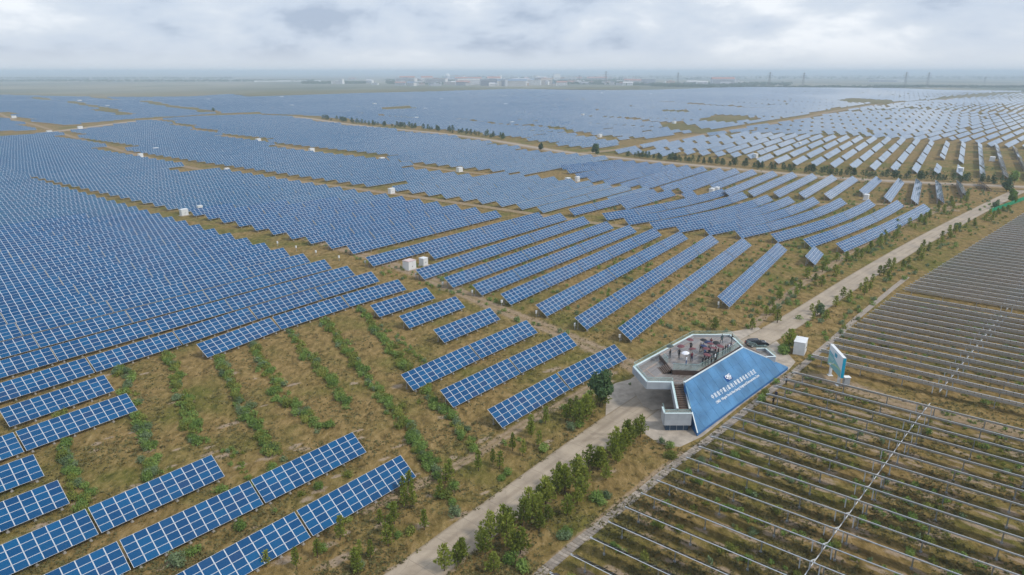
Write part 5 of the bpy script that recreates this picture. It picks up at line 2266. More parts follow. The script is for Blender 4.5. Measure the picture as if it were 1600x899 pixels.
M_umb = {k: plain('%s_umbrella' % k, c, 0.6, 0, 0.08, 4) for k, c in {'maroon': (.155, .052, .062), 'black': (.012, .013, .016), 'navy': (.018, .032, .095), 'white': (.80, .81, .86), 'grey': (.06, .085, .085)}.items()}
UM = {k: umbrella_parts(v) for k, v in M_umb.items()}
um_s = MB()
um_s.tube((0, 0, -.62), (0, 0, .34), .010, .010, 5)
for k in range(8):
    a = 2 * math.pi * k / 8
    um_s.tube((0, 0, .05), (math.cos(a) * .36, math.sin(a) * .36, .22), .005, .005, 3)
ME_shaft = um_s.mesh('shaft', M_dark)
um_h = MB()
um_h.tube((0, 0, -.75), (0, 0, -.60), .018, .016, 6)
um_h.tube((0, 0, -.75), (.05, 0, -.79), .017, .014, 6)
ME_handle = um_h.mesh('handle', M_dark)


def umbrella(p, col, lab, tilt=(0, 0), s=1.0):
    t = thing('umbrella', p, lab, 'umbrella', 'umbrellas on the viewing deck')
    t.rotation_euler = (tilt[0], tilt[1], random.uniform(0, 6.28))
    t.scale = (s, s, s)
    link('canopy', UM[col], t)
    link('shaft', ME_shaft, t)
    link('handle', ME_handle, t)


def zpx(x, y):
    return 1035 + x / 13.217, 520 + y / 13.217


ppl = [((155, 540), 'umbrella', 'black', 'grey', .6, 'grey', 'person in dark coat under grey umbrella by the deck steps', 'grey green umbrella held by the deck steps'),
       ((340, 535), 'umbrella', 'black', 'black', -.4, 'maroon', 'person in black under maroon umbrella, second from the left', 'maroon umbrella second from the left on the deck'),
       ((580, 380), 'umbrella', 'black', 'black', 2.4, 'maroon', 'person in black farthest back under a maroon umbrella', 'maroon umbrella standing apart near the far rail'),
       ((600, 600), 'umbrella', 'maroon', 'navy', .3, 'maroon', 'person in maroon top beside the white umbrella', 'large maroon umbrella beside the white umbrella'),
       ((488, 672), 'umbrella', 'white', 'blue', 1.2, 'white', 'person in white shirt and pale blue trousers under white umbrella', 'white umbrella near the front glass rail'),
       ((782, 400), 'stand', 'khaki', 'black', .2, None, 'person in khaki jacket left of the crowd', None),
       ((832, 400), 'umbrella', 'black', 'black', .2, 'black', 'person in black under black umbrella left of the crowd', 'black umbrella at the left back of the crowd'),
       ((995, 300), 'camera', 'maroon', 'navy', -.6, None, 'person in maroon jacket raising a camera behind the crowd', None),
       ((1222, 215), 'walk', 'teal', 'teal', .7, None, 'person in dark teal walking near the far corner of the deck', None),
       ((1425, 215), 'lean', 'black', 'teal', -1.6, None, 'person in black leaning at the far right corner rail', None),
       ((968, 480), 'umbrella', 'navy', 'black', .2, 'maroon', 'person hidden under maroon umbrella at the back of the crowd', 'maroon umbrella at the back centre of the crowd'),
       ((905, 570), 'umbrella', 'navy', 'navy', 2.8, 'maroon', 'person in navy under maroon umbrella on crowd left side', 'maroon umbrella on the left side of the crowd'),
       ((1060, 555), 'umbrella', 'black', 'navy', 2.6, 'maroon', 'person in dark coat under maroon umbrella in the crowd middle', 'maroon umbrella in the middle of the crowd'),
       ((1140, 505), 'umbrella', 'black', 'black', -2.2, 'maroon', 'person in black under maroon umbrella at crowd right', 'maroon umbrella at the right of the crowd'),
       ((880, 690), 'umbrella', 'black', 'black', -2.4, 'maroon', 'person in black under the frontmost maroon umbrella', 'maroon umbrella at the front left of the crowd'),
       ((1085, 465), 'umbrella', 'black', 'black', .1, 'black', 'person in black under black umbrella at crowd back', 'black umbrella at the right back of the crowd'),
       ((1005, 635), 'umbrella', 'grey', 'black', -2.2, 'black', 'person in grey under the frontmost black umbrella', 'black umbrella at the front of the crowd'),
       ((948, 445), 'umbrella', 'navy', 'black', 1.2, 'navy', 'person in navy under the blue umbrella', 'navy blue umbrella at the back of the crowd'),
       ((868, 515), 'umbrella', 'blue', 'navy', 1.9, 'navy', 'person in blue jacket under the dark blue umbrella', 'dark blue umbrella at the left back of the crowd'),
       ((900, 615), 'stand', 'white', 'grey', -2.0, None, 'person in white shirt inside the crowd', None),
       ((1080, 610), 'stand', 'white', 'black', -2.0, None, 'person in white top on the right of the crowd', None),
       ((1240, 470), 'lean', 'black', 'black', -2.2, None, 'person in black at the right rail, nearest the crowd', None),
       ((1290, 440), 'camera', 'black', 'navy', -2.2, None, 'person in black with a camera at the right rail', None),
       ((1335, 410), 'lean', 'navy', 'black', -2.3, None, 'person in navy leaning on the right rail', None),
       ((1395, 385), 'lean', 'navy', 'grey', -2.4, None, 'person in navy and grey at the right rail end', None),
       ((1370, 400), 'stand', 'white', 'black', -2.3, None, 'person in white collar between two others at the right rail', None),
       ((820, 705), 'lean', 'black', 'black', -2.3, None, 'person in black at the front corner of the glass rail', None),
       ((940, 660), 'lean', 'black', 'grey', -2.3, None, 'person in black and grey at the rail below the black umbrella', None),
       ((1110, 570), 'lean', 'teal', 'black', -2.3, None, 'person in dark teal at the rail right of the crowd', None)]
for (zx, zy), pose, top, leg, yaw, um, lab, ulab in ppl:
    u, v = zpx(zx, zy)
    p = G(u, v, ZU)
    s = random.uniform(1.04, 1.14)
    person(p, pose, top, leg, yaw, lab, s)
    if um:
        h = Vector((.14 * math.cos(yaw) - .27 * math.sin(yaw), .14 * math.sin(yaw) + .27 * math.cos(yaw), 0))
        umbrella(p + h * s + Vector((0, 0, 1.27 * s + .80)), um, ulab, (random.gauss(0, .12), random.gauss(0, .12)), 1.2)
for (u, v), pose, top, yaw, lab in [((1228, 601.5), 'camera', 'black', 2.2, 'person in black standing at the end of a tracker row'), ((1207.5, 634), 'walk', 'black', -.4, 'person in black walking between tracker rows'), ((1211.5, 624), 'stand', 'navy', 2.6, 'person in navy just behind another between tracker rows')]:
    person(G(u, v), pose, top, 'black', yaw, lab, 1.02, 'people among the tracker rows')

# ------------------------------------------------------------------ car behind the platform
M_paint = plain('black_car_paint', (0.012, 0.014, 0.018), 0.12, 0, 0.05)
M_cglass = plain('car_glass', (0.02, 0.028, 0.034), 0.06, 0, 0.05)
M_tyre = plain('tyre_rubber', (0.018, 0.018, 0.018), 0.8, 0, 0.1)
M_red = plain('tail_lamp_red', (0.35, 0.01, 0.01), 0.3, 0, 0.05)


def car(p, yaw):
    t = thing('parked_car', p, 'black estate car parked on the road just behind the platform', 'car')
    t.rotation_euler = (0, 0, yaw)
    # side profile (x forward, z up)
    low = [(-2.3, .35), (-2.32, .75), (-2.2, .98), (-1.0, 1.0), (1.0, .98), (1.95, .86), (2.28, .66), (2.3, .35)]
    hw = .90
    m = MB()

    def loft(prof, w0, w1):
        n_ = len(prof)
        i0 = len(m.v)
        for sgn in (-1, 1):
            for (x, z) in prof:
                w = w0 if z < .7 else w1
                m.v.append((x, sgn * w, z))
        for k in range(n_ - 1):
            m.f.append((i0 + k, i0 + k + 1, i0 + n_ + k + 1, i0 + n_ + k))
            m.m.append(0)
        m.f.append(tuple(i0 + k for k in range(n_)))
        m.m.append(0)
        m.f.append(tuple(i0 + n_ + k for k in reversed(range(n_))))
        m.m.append(0)
        m.f.append((i0 + n_ - 1, i0, i0 + n_, i0 + 2 * n_ - 1))
        m.m.append(0)
    loft(low, hw, hw - .04)
    body = link('body', m.mesh('body', M_paint), t)
    bv = body.modifiers.new('bevel', 'BEVEL')
    bv.width = .06
    bv.segments = 2
    m = MB()
    prof = [(-2.15, .98), (-1.75, 1.46), (-.9, 1.56), (.25, 1.52), (1.15, .98)]
    n_ = len(prof)
    for sgn in (-1, 1):
        for (x, z) in prof:
            m.v.append((x, sgn * (.84 if z < 1.1 else .66), z))
    for k in range(n_ - 1):
        m.f.append((k, k + 1, n_ + k + 1, n_ + k))
        m.m.append(1 if k in (1, 2) else 0)
    m.f.append(tuple(range(n_)))
    m.m.append(0)
    m.f.append(tuple(reversed(range(n_, 2 * n_))))
    m.m.append(0)
    link('cabin_glass', m.mesh('cabin_glass', [M_cglass, M_paint]), t)
    m = MB()
    for x in (-1.5, -.35, .45):
        for sgn in (-1, 1):
            m.bar((x, sgn * .855, .98), (x + .02 if x > 0 else x, sgn * .68, 1.5), .09, .04)
    link('pillar', m.mesh('pillar', M_paint), t)
    wh = MB()
    wh.tube((0, -.11, 0), (0, .11, 0), .33, .33, 18)
    ri = MB()
    ri.tube((0, -.115, 0), (0, .115, 0), .20, .20, 12)
    me_t, me_r = wh.mesh('tyre', M_tyre), ri.mesh('rim', M_steel)
    for x in (-1.42, 1.42):
        for y in (-.80, .80):
            w = link('wheel', me_t, t, (x, y, .33))
            link('hub', me_r, w)
    for y in (-.62, .62):
        m = MB()
        m.box(2.2, 2.315, y - .2, y + .2, .58, .72)
        link('headlight', m.mesh('headlight', M_letter), t)
        m = MB()
        m.box(-2.335, -2.25, y - .2, y + .2, .74, .9)
        link('tail_lamp', m.mesh('tail_lamp', M_red), t)


pc = G(1182, 541)
car(Vector((pc.x, pc.y, .06)), math.radians(8))

# ------------------------------------------------------------------ white shed
sh0, sh1, sh2 = G(1241.7, 555), G(1256, 556.9), G(1269, 548.3)
shed = thing('white_shed', sh1, 'small white metal shed beside the walkway right of the platform', 'shed')
ax, ay = Vector((-.86, .5, 0)) * 2.2, Vector((.5, .86, 0)) * 3.5
hsh = 2.75
pts = [sh1, sh1 + ax, sh1 + ax + ay, sh1 + ay]
m = MB()
m.prism([(p.x, p.y) for p in pts], 0.12, hsh)
m.build('wall', M_white, shed)
m = MB()
cen = sum(pts, Vector()) / 4
rp = [(cen + (p - cen) * 1.06) for p in pts]
m.prism([(p.x, p.y) for p in rp], hsh + .003, hsh + .14)
m.poly([Vector((p.x, p.y, hsh + .145)) for p in rp])
rf_ = m.build('roof', M_white, shed)
m = MB()
m.prism([(p.x, p.y) for p in [(cen + (p - cen) * 1.04) for p in pts]], -.1, .118)
m.build('plinth', M_conc, shed)
nrm_s = -ax.normalized()
for f0, f1 in ((.12, .46), (.54, .88)):
    m = MB()
    p, q = sh1 + ay * f0 + nrm_s * .02, sh1 + ay * f1 + nrm_s * .02
    m.bar(p + Vector((0, 0, 1.3)), q + Vector((0, 0, 1.3)), .03, 2.1)
    d_ = m.build('door', M_white, shed)
    m = MB()
    hq = sh1 + ay * (f1 - .05 if f0 < .3 else f0 + .05) + nrm_s * .06
    m.box(hq.x - .03, hq.x + .03, hq.y - .03, hq.y + .03, 1.15, 1.4)
    m.build('handle', M_dark, d_)

# ------------------------------------------------------------------ billboard
bpl, bpr = G(1296.7, 586.7), G(1309.5, 602.3)
bb = thing('billboard', (bpl + bpr) / 2, 'large billboard with white top, pale green print and teal edge on posts', 'billboard')
bd = (bpl - bpr).normalized()          # towards the far end
bn = Vector((-bd.y, bd.x, 0))
if bn.x > 0:
    bn = -bn
cen = (bpl + bpr) / 2
wb, zb0, zb1, tk = 6.9, 2.0, 6.0, .6
e0, e1 = cen - bd * (wb / 2), cen + bd * (wb / 2)
m = MB()
m.prism([((e0 + bn * tk / 2).x, (e0 + bn * tk / 2).y), ((e1 + bn * tk / 2).x, (e1 + bn * tk / 2).y), ((e1 - bn * tk / 2).x, (e1 - bn * tk / 2).y), ((e0 - bn * tk / 2).x, (e0 - bn * tk / 2).y)], zb0, zb1)
m.build('board', M_white, bb)


def bpt(f, z, o_=.385):
    o_ -= .075
    p = e1.lerp(e0, f) + bn * o_
    return Vector((p.x, p.y, z))


def bpanel(name, pts, mat, o_):
    m = MB()
    front = [bpt(f, z, o_) for f, z in pts]
    m.poly(front)
    m.poly([p - bn * .008 for p in reversed(front)])
    for k in range(len(front)):
        a, b = front[k], front[(k + 1) % len(front)]
        m.quad(a, b, b - bn * .008, a - bn * .008)
    return m.build(name, mat, bb)


bpanel('printed_panel', [(.01, 2.05), (.01, 4.6), (.25, 4.5), (.5, 4.2), (.75, 3.75), (.98, 3.3), (.98, 2.05)], M_pgreen, .388)
bpanel('swoosh', [(.05, 2.5), (.3, 3.0), (.55, 3.4), (.8, 3.5), (.98, 3.45), (.98, 3.15), (.75, 3.2), (.5, 3.0), (.25, 2.6), (.05, 2.3)], M_swoosh, .400)
bpanel('print_stripe', [(.01, 4.70), (.01, 4.90), (.40, 4.62), (.40, 4.42)], M_teal, .400)
bpanel('logo_panel', [(.42, 4.75), (.42, 5.45), (.60, 5.45), (.60, 4.75)], M_teal, .400)
for k in range(4):
    z = 4.2 - .22 * k
    bpanel('print_stripe', [(.06, z), (.06, z + .05), (.42 - .03 * k, z - .05), (.42 - .03 * k, z - .10)], M_teal if k == 0 else M_white, .402)
m = MB()
q0, q1 = e0 - bd * .006 + bn * (tk / 2 - .02), e0 - bd * .006 - bn * (tk / 2 - .02)
m.poly([Vector((q0.x, q0.y, zb0 + .02)), Vector((q1.x, q1.y, zb0 + .02)), Vector((q1.x, q1.y, zb1 - .02)), Vector((q0.x, q0.y, zb1 - .02))])
m.poly([Vector((q1.x, q1.y, zb0 + .02)) - bd * .004, Vector((q0.x, q0.y, zb0 + .02)) - bd * .004, Vector((q0.x, q0.y, zb1 - .02)) - bd * .004, Vector((q1.x, q1.y, zb1 - .02)) - bd * .004])
m.build('side_panel', M_teal, bb)
for p in (bpl, bpr):
    m = MB()
    m.bar(Vector((p.x, p.y, -.1)), Vector((p.x, p.y, zb0 + .3)), .42, .42)
    m.bar(Vector((p.x, p.y, -.1)), Vector((p.x, p.y, .10)), .9, .9)
    m.build('post', M_white, bb)
lamp = MB()
lp = bpr.lerp(bpl, .55) + bn * 1.1
lamp.bar(Vector((lp.x, lp.y, 3.2)), Vector((lp.x, lp.y, 3.2)) - bn * .75 + Vector((0, 0, .25)), .10, .10)
lamp.bar(Vector((lp.x, lp.y, 3.2)) + bd * .35, Vector((lp.x, lp.y, 3.2)) - bd * .35, .2, .12)
lamp.build('lamp_arm', M_white, bb)

# ------------------------------------------------------------------ cabinets
def cabinet(u, v, w, dp, h, lab, grp, roof=None, yaw=None, plinth=True):
    p = G(u, v)
    z = hg(p.x, p.y)
    t = thing('inverter_cabinet', (p.x, p.y, z), lab, 'cabinet', grp)
    t.rotation_euler = (0, 0, math.pi / 2 - AZ if yaw is None else yaw)
    m = MB()
    m.box(-w / 2, w / 2, -dp / 2, dp / 2, .2, h)
    link('body', m.mesh('body', M_white), t)
    m = MB()
    m.box(-w / 2 - .1, w / 2 + .1, -dp / 2 - .1, dp / 2 + .1, h + .003, h + .12)
    m.box(-w / 2 + .1, w / 2 - .1, -dp / 2 + .1, dp / 2 - .1, h + .121, h + .22)
    link('roof', m.mesh('roof', roof or M_white), t)
    m = MB()
    m.box(-w / 2 - .5, w / 2 + .5, -dp / 2 - .5, dp / 2 + .5, -.3, .19)
    link('plinth', m.mesh('plinth', M_conc), t)
    for k in range(3):
        m = MB()
        for q in range(4):
            m.box(w / 2 + .004, w / 2 + .03, -dp * .3, dp * .3, h - .9 + q * .11 - k * .6 + .3, h - .9 + q * .11 - k * .6 + .36)
        link('louvre', m.mesh('louvre', M_steel), t)
    for k in range(2):
        m = MB()
        m.box(-w / 2 + .12 + k * w / 2, -.06 + k * w / 2, -dp / 2 - .03, -dp / 2 - .004, .35, h - .15)
        d = link('door', m.mesh('door', M_white), t)
        m = MB()
        m.box(-.12 + k * .16, -.06 + k * .16, -dp / 2 - .07, -dp / 2 - .031, 1.0, 1.3)
        link('handle', m.mesh('handle', M_dark), d)
    return t


cabinet(640, 421, 3.0, 2.6, 2.7, 'white inverter cabinet with faded pink roof beside the dirt track', 'inverter cabinets', M_pink)
cabinet(662, 415, 1.9, 1.9, 2.3, 'small white cabinet just right of the pink-roofed one', 'inverter cabinets')
cb = [(288, 337, 3.4, 'left of a pair beside the near dirt track'), (313, 331, 2.4, 'right of a pair beside the near dirt track'), (612, 303, 3.4, 'among the gap cells of the dense middle block'), (625, 298, 2.4, 'right beside the one among the gap cells'),
      (718, 269, 4.0, 'nearest one on the second far track'), (597, 253, 4.0, 'second one on the second far track'), (487, 238, 4.4, 'third one on the second far track'), (404, 223, 4.4, 'fourth one on the second far track'),
      (355, 270, 3.0, 'alone in the left dense field'), (126, 205, 5, 'far left near the winding road'), (78, 212, 5, 'where tracks meet at far left'), (22, 186, 6, 'far left edge beside a track'), (937, 214, 5, 'in a bare patch near the far dirt road'),
      (887, 286, 3.4, 'left of the pair below the far road'), (902, 284, 3.0, 'right of the pair below the far road'), (1112, 303, 3.4, 'left of a pair before the pale rows'), (1120, 301, 3.0, 'right of a pair before the pale rows'), (1353, 313, 3.4, 'behind the blue rows at the right'),
      (1248, 228, 5, 'in the upper right field, centre'), (1180, 247, 4.5, 'just above the conifer hedge'), (1500, 270, 5, 'behind the conifer hedge at the right'), (1550, 252, 5, 'beside the curved track at the right'), (1335, 205, 6, 'high in the upper right field'),
      (1053, 193, 6, 'in the brown patch below the far meadow'), (911, 181, 6, 'in the far field, centre right'), (800, 194, 6, 'in the far field beyond the conifers'), (585, 163, 8, 'far field, left of the meadow strip'), (665, 171, 8, 'far field, right of the meadow strip'),
      (545, 173, 7, 'far field above the winding road'), (440, 154, 8, 'far edge of the field, left'), (690, 157, 8, 'far edge of the field, centre'), (456, 165, 8, 'far field, left centre'), (125, 161, 8, 'far field at the left tracks'), (168, 169, 8, 'far field beside the green track'), (325, 157, 8, 'far field near the far edge, left'),
      (1017, 150, 8, 'far field near the far edge, right'), (940, 146.5, 9, 'far edge of the field, right centre'), (790, 165, 8, 'far field, right centre'), (650, 186, 7, 'far field right above the conifers'), (244, 238, 4, 'left dense field above the track'), (220, 247, 3.6, 'left dense field on the track')]
for u, v, w, where in cb:
    cabinet(u, v, w * .82, w * .55, 2.2 + w * .10, 'white inverter cabinet, %s' % where, 'inverter cabinets')
# small grey box behind the first tracker row
p = G(1321, 604)
t = thing('control_box', p, 'small grey control box on legs below the billboard', 'control box')
m = MB()
m.box(-.5, .5, -.4, .4, .55, 1.9)
link('body', m.mesh('body', M_clad), t)
m = MB()
m.box(-.6, .6, -.5, .5, 1.903, 2.0)
link('lid', m.mesh('lid', M_white), t)
for x in (-.4, .4):
    for y in (-.3, .3):
        m = MB()
        m.box(x - .05, x + .05, y - .05, y + .05, -.1, .55)
        link('leg', m.mesh('leg', M_steel), t)
# combiner boxes at the left ends of the middle rows
cbm = MB()
cbm.box(-.06, .06, -.06, .06, -.1, 1.5)
ME_cp = cbm.mesh('post', M_steel)
cbm = MB()
cbm.box(-.24, .24, -.13, .13, 1.0, 1.62)
cbm.box(-.27, .27, -.16, .16, 1.623, 1.68)
ME_cb = cbm.mesh('box', M_white)
comb = [(968, 534), (898, 516), (838, 496), (784, 479), (738, 463), (692, 450), (650, 436), (571, 416), (530, 408), (494, 399.5), (463, 392), (434, 385), (1122, 482), (1258, 312), (1300, 314), (1348, 308), (1388, 318), (1430, 322)]
for i, (u, v) in enumerate(comb):
    p = G(u, v)
    t = thing('combiner_box', p, 'white combiner box on a post, %s along the middle rows\' left ends' % ordn(i + 1), 'combiner box', 'combiner boxes at the row ends')
    t.rotation_euler = (0, 0, math.pi / 2 - AZ + random.gauss(0, .1))
    link('post', ME_cp, t)
    link('box', ME_cb, t)
# green net fence at the far right
f0, f1 = G(1545, 334), G(1612, 309)
t = thing('green_net_fence', f0, 'bright green net fence at the right edge beside the trackers', 'fence')
n_ = 10
for k in range(n_):
    a, b = f0.lerp(f1, k / n_), f0.lerp(f1, (k + .97) / n_)
    m = MB()
    m.bar(a + Vector((0, 0, 1.0)), b + Vector((0, 0, 1.0)), .05, 1.7)
    m.build('net_panel', M_green, t)
    m = MB()
    m.bar(a, a + Vector((0, 0, 2.0)), .08, .08)
    m.build('post', M_green, t)
# wire line of panels seen from behind at the end of the first row by the platform
#MARK_FAR
# ------------------------------------------------------------------ far plain: town, trees, pylons
def at_dist(u, d):
    """ground point at distance d metres ahead, in the column u"""
    return Vector(((u - 800) / FPX * d / CP * 1.0, d, 0))


M_tw = [plain('town_wall_%d' % i, c, .8, 0, .06, .02) for i, c in enumerate([(.85, .85, .84), (.72, .70, .67), (.55, .50, .45), (.60, .44, .30), (.48, .50, .54)])]
M_tr = [plain('town_roof_%d' % i, c, .8, 0, .06, .02) for i, c in enumerate([(.42, .43, .45), (.40, .22, .18), (.20, .27, .36), (.60, .60, .60)])]
M_win = plain('dark_window', (.06, .075, .09), .2, 0, .05)


def house(u, d, w, dp, h, mw, mr, lab, gable=False, grp='buildings of the far town', storeys=0):
    p = at_dist(u, d)
    z = hg(p.x, p.y)
    t = thing('building', (p.x, p.y, z), lab, 'building', grp)
    t.rotation_euler = (0, 0, random.gauss(0, .25))
    m = MB()
    m.box(-w / 2, w / 2, -dp / 2, dp / 2, -1, h)
    link('wall', m.mesh('wall', mw), t)
    m = MB()
    if gable:
        hh = min(w, dp) * .28
        m.v += [(-w / 2 - .4, -dp / 2 - .4, h + .01), (w / 2 + .4, -dp / 2 - .4, h + .01), (w / 2 + .4, dp / 2 + .4, h + .01), (-w / 2 - .4, dp / 2 + .4, h + .01), (-w / 2 - .4, 0, h + hh), (w / 2 + .4, 0, h + hh)]
        m.f += [(0, 1, 5, 4), (2, 3, 4, 5), (0, 4, 3), (1, 2, 5), (3, 2, 1, 0)]
        m.m += [0] * 5
    else:
        m.box(-w / 2 - .3, w / 2 + .3, -dp / 2 - .3, dp / 2 + .3, h + .01, h + .8)
        m.box(-w * .15, w * .1, -dp * .2, dp * .2, h + .81, h + 3)
    link('roof', m.mesh('roof', mr), t)
    ns_ = storeys or max(1, int(h / 3.4))
    for k in range(min(ns_, 6)):
        zc = h * (k + .5) / ns_
        m = MB()
        m.box(-w * .46, w * .46, -dp / 2 - .12, -dp / 2 - .02, zc - .7, zc + .7)
        link('window_band', m.mesh('window_band', M_win), t)


rr = random.Random(21)
k_ = 0
town = []
for i in range(150):
    u = rr.choice([rr.uniform(640, 900), rr.uniform(640, 1000), rr.uniform(560, 1120)])
    d = rr.choice([rr.uniform(2950, 3700), rr.uniform(3300, 6000)])
    big = rr.random() < .2
    w, dp, h = (rr.uniform(55, 130), rr.uniform(18, 30), rr.uniform(14, 30)) if big else (rr.uniform(18, 50), rr.uniform(12, 20), rr.uniform(6, 14))
    town.append((u, d, w, dp, h, rr.choice(M_tw[:3] + M_tw), rr.choice(M_tr), big, rr.random() < .5))
town.sort()
nb_, ns_c = 0, 0
for (u, d, w, dp, h, mw, mr, big, gb) in town:
    nb_, ns_c = (nb_ + 1, ns_c) if big else (nb_, ns_c + 1)
    house(u, d, w, dp, h, mw, mr, ('long pale block in the hazy far town, %s from the left' % ordn(nb_)) if big else ('small low house in the hazy far town, %s from the left' % ordn(ns_c)), gb)
for u, d, w, dp, h, mw, lab in [(551, 3500, 60, 20, 14, 0, 'white hall on the plain left of the town'), (556, 3480, 22, 16, 22, 0, 'white tower block of the hall left of the town'), (782, 4700, 26, 22, 34, 0, 'white tower block left in the town centre'), (803, 5000, 60, 20, 22, 0, 'wide white block in the town centre'), (835, 4800, 34, 24, 30, 1, 'pale tower block right in the town centre'),
                                (864, 4600, 40, 28, 42, 0, 'tall white tower block at the right of the town'), (678, 5600, 50, 22, 24, 0, 'pale block at the left end of the town'), (805, 3900, 200, 16, 9, 3, 'long ochre row building in the town'), (830, 3800, 120, 14, 8, 3, 'shorter ochre row building in the town'), (1122, 3500, 18, 14, 20, 0, 'white tower near the right pylon'), (1130, 3500, 60, 20, 8, 0, 'low white shed near the right pylon'),
                                (1330, 4200, 150, 30, 10, 4, 'pale blue long shed on the far right plain'), (1348, 4200, 80, 30, 10, 0, 'white long shed on the far right plain'), (200, 4600, 300, 20, 6, 4, 'faint long shed on the far left plain'), (480, 4300, 380, 20, 6, 0, 'faint long pale roof on the far plain left of town')]:
    house(u, d, w, dp, h, M_tw[mw], M_tr[3], lab, False, 'buildings of the far town')
# domed tank
p = at_dist(708, 5200)
t = thing('domed_tank', (p.x, p.y, hg(p.x, p.y)), 'white domed tank standing above the far town', 'tank')
m = MB()
m.tube((0, 0, -1), (0, 0, 26), 17, 17, 20)
link('drum', m.mesh('drum', M_tw[4]), t)
m = MB()
nr = 6
for i in range(nr):
    a0, a1 = math.pi / 2 * i / nr, math.pi / 2 * (i + 1) / nr
    for k in range(20):
        t0, t1_ = 2 * math.pi * k / 20, 2 * math.pi * (k + 1) / 20
        m.quad(*[(17.3 * math.cos(a) * math.cos(q), 17.3 * math.cos(a) * math.sin(q), 26.02 + 17.3 * math.sin(a)) for a, q in ((a0, t0), (a0, t1_), (a1, t1_), (a1, t0))])
link('dome', m.mesh('dome', M_white, None, True), t)

# lattice pylons
def pylon(u, d, h, arms, lab):
    p = at_dist(u, d)
    t = thing('pylon', (p.x, p.y, hg(p.x, p.y)), lab, 'pylon', 'power pylons on the far plain')
    b_ = MB()
    w0, w1 = h * .085, h * .016
    th_ = h * .006 + .18
    lev = 7
    for sx in (-1, 1):
        for sy in (-1, 1):
            b_.bar((sx * w0, sy * w0, -1), (sx * w1, sy * w1, h), th_, th_)
    for k in range(lev):
        z0, z1 = h * k / lev, h * (k + 1) / lev
        a, c = w0 + (w1 - w0) * k / lev, w0 + (w1 - w0) * (k + 1) / lev
        for sy in (-1, 1):
            b_.bar((-a, sy * a, z0), (c, sy * c, z1), th_ * .6, th_ * .6)
            b_.bar((a, sy * a, z0), (-c, sy * c, z1), th_ * .6, th_ * .6)
            b_.bar((-c, sy * c, z1), (c, sy * c, z1), th_ * .6, th_ * .6)
    link('tower', b_.mesh('tower', M_rack), t)
    for zf, wf in arms:
        m = MB()
        for sg in (-1, 1):
            m.bar((0, 0, h * zf), (sg * h * wf, 0, h * zf + h * .02), th_, th_)
            m.bar((0, 0, h * zf + h * .06), (sg * h * wf, 0, h * zf + h * .02), th_ * .8, th_ * .8)
            m.bar((sg * h * wf, 0, h * zf + h * .02), (sg * h * wf, 0, h * zf - h * .05), th_ * .6, th_ * .6)
        link('crossarm', m.mesh('crossarm', M_rack), t)


T3 = [(.62, .16), (.76, .19), (.90, .14)]
T1 = [(.93, .26)]
for u, d, h, arms, lab in [(1168, 2900, 58, T3, 'tallest slim pylon, third from the left on the far plain'), (1216.5, 3000, 54, T3, 'slim pylon just right of the tallest one'), (1362.5, 2850, 55, T3, 'left one of the close pair of wide pylons'), (1394.7, 2950, 54, T3, 'right one of the close pair of wide pylons'),
                           (1550, 2700, 56, T1, 'pylon with spread arms at the far right'), (934, 3200, 60, T3, 'pylon above the right end of the town'), (1037, 3300, 54, T3, 'pylon between the town and the tallest pylon'), (1476, 3600, 34, T3, 'small faint pylon left of the far right one'), (896, 3900, 40, T3, 'faint small pylon left of the town end pylon')]:
    pylon(u, d, h, arms, lab)

# woods and hedges of the far plain: one mass
fv, ff = [], []
fr_ = random.Random(5)


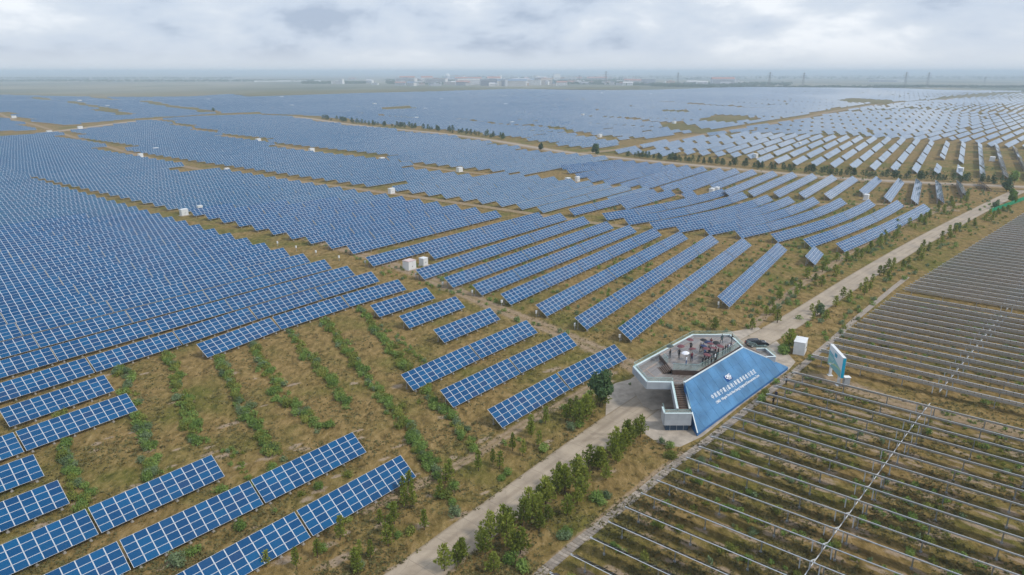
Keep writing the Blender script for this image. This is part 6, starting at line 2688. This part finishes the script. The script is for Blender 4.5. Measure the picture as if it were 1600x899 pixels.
def tree_mass(u0, u1, d0, d1, n_, s0, s1):
    for _ in range(n_):
        p = at_dist(fr_.uniform(u0, u1), fr_.uniform(d0, d1))
        s = fr_.uniform(s0, s1)
        z = hg(p.x, p.y)
        for _k in range(9):
            c = Vector((p.x + fr_.gauss(0, s * .45), p.y + fr_.gauss(0, s * .4), z + s * fr_.uniform(.15, .95)))
            a = Vector((fr_.gauss(0, 1), fr_.gauss(0, 1), fr_.gauss(0, 1))).normalized() * s * .42
            b_ = a.orthogonal().normalized() * s * .42
            c2 = a.cross(b_).normalized() * s * .42
            i0 = len(fv)
            fv.extend([tuple(c + a), tuple(c + b_), tuple(c - a * .6 - b_ * .5), tuple(c + c2)])
            ff.extend([(i0, i0 + 1, i0 + 2), (i0, i0 + 1, i0 + 3), (i0 + 1, i0 + 2, i0 + 3), (i0, i0 + 2, i0 + 3)])


tree_mass(620, 960, 3300, 5200, 2400, 5, 11)
tree_mass(500, 590, 3500, 3900, 320, 5, 10)
tree_mass(-20, 520, 4300, 4700, 700, 6, 11)
tree_mass(960, 1200, 3000, 3600, 700, 4, 9)
tree_mass(1000, 1640, 2650, 2800, 1000, 4, 8)
tree_mass(1540, 1640, 2200, 2450, 300, 6, 12)
tree_mass(60, 400, 6000, 6400, 300, 8, 14)
tree_mass(700, 1640, 5500, 9000, 700, 8, 16)
tag(link('far_woods', np_mesh('far_woods', np.array(fv), np.array(ff), L_dark)), 'hazy dark woods and hedges on the far plain', 'woods', kind='stuff')
# fields beyond the farm
for px_ in ([(360, 147), (420, 144), (520, 142), (640, 139), (760, 138), (880, 137.5), (1000, 136.8), (1000, 139), (860, 140.5), (640, 145), (500, 149), (400, 151)], [(600, 137.6), (700, 136.6), (820, 136), (820, 137.4), (640, 138.4)]):
    pts = resample(PX(px_ + [px_[0]]), 60)
    m = MB()
    m.poly([(p.x, p.y, hg(p.x, p.y) + 1.2) for p in pts[:-1]])
    tag(m.build('meadow', M_meadow, None, (0, 0, 0)), 'olive meadow beyond the far edge of the field', 'meadow', kind='structure')

# ------------------------------------------------------------------ air
hz = MB()
hz.box(-32000, 32000, -900, 34500, -14.0, 78.0)
M_haze = bpy.data.materials.new('pale_haze')
M_haze.use_nodes = True
ht = M_haze.node_tree
for nd in list(ht.nodes):
    if nd.type == 'BSDF_PRINCIPLED':
        ht.nodes.remove(nd)
pv = ht.nodes.new('ShaderNodeVolumePrincipled')
pv.inputs['Color'].default_value = (0.73, 0.865, 1.0, 1)
pv.inputs['Density'].default_value = 0.00021
pv.inputs['Anisotropy'].default_value = 0.0
ht.links.new(pv.outputs['Volume'], ht.nodes['Material Output'].inputs['Volume'])
tag(hz.build('haze', M_haze, None, (0, 0, 0)), 'thin blue-grey haze over the whole plain', 'haze', kind='stuff')
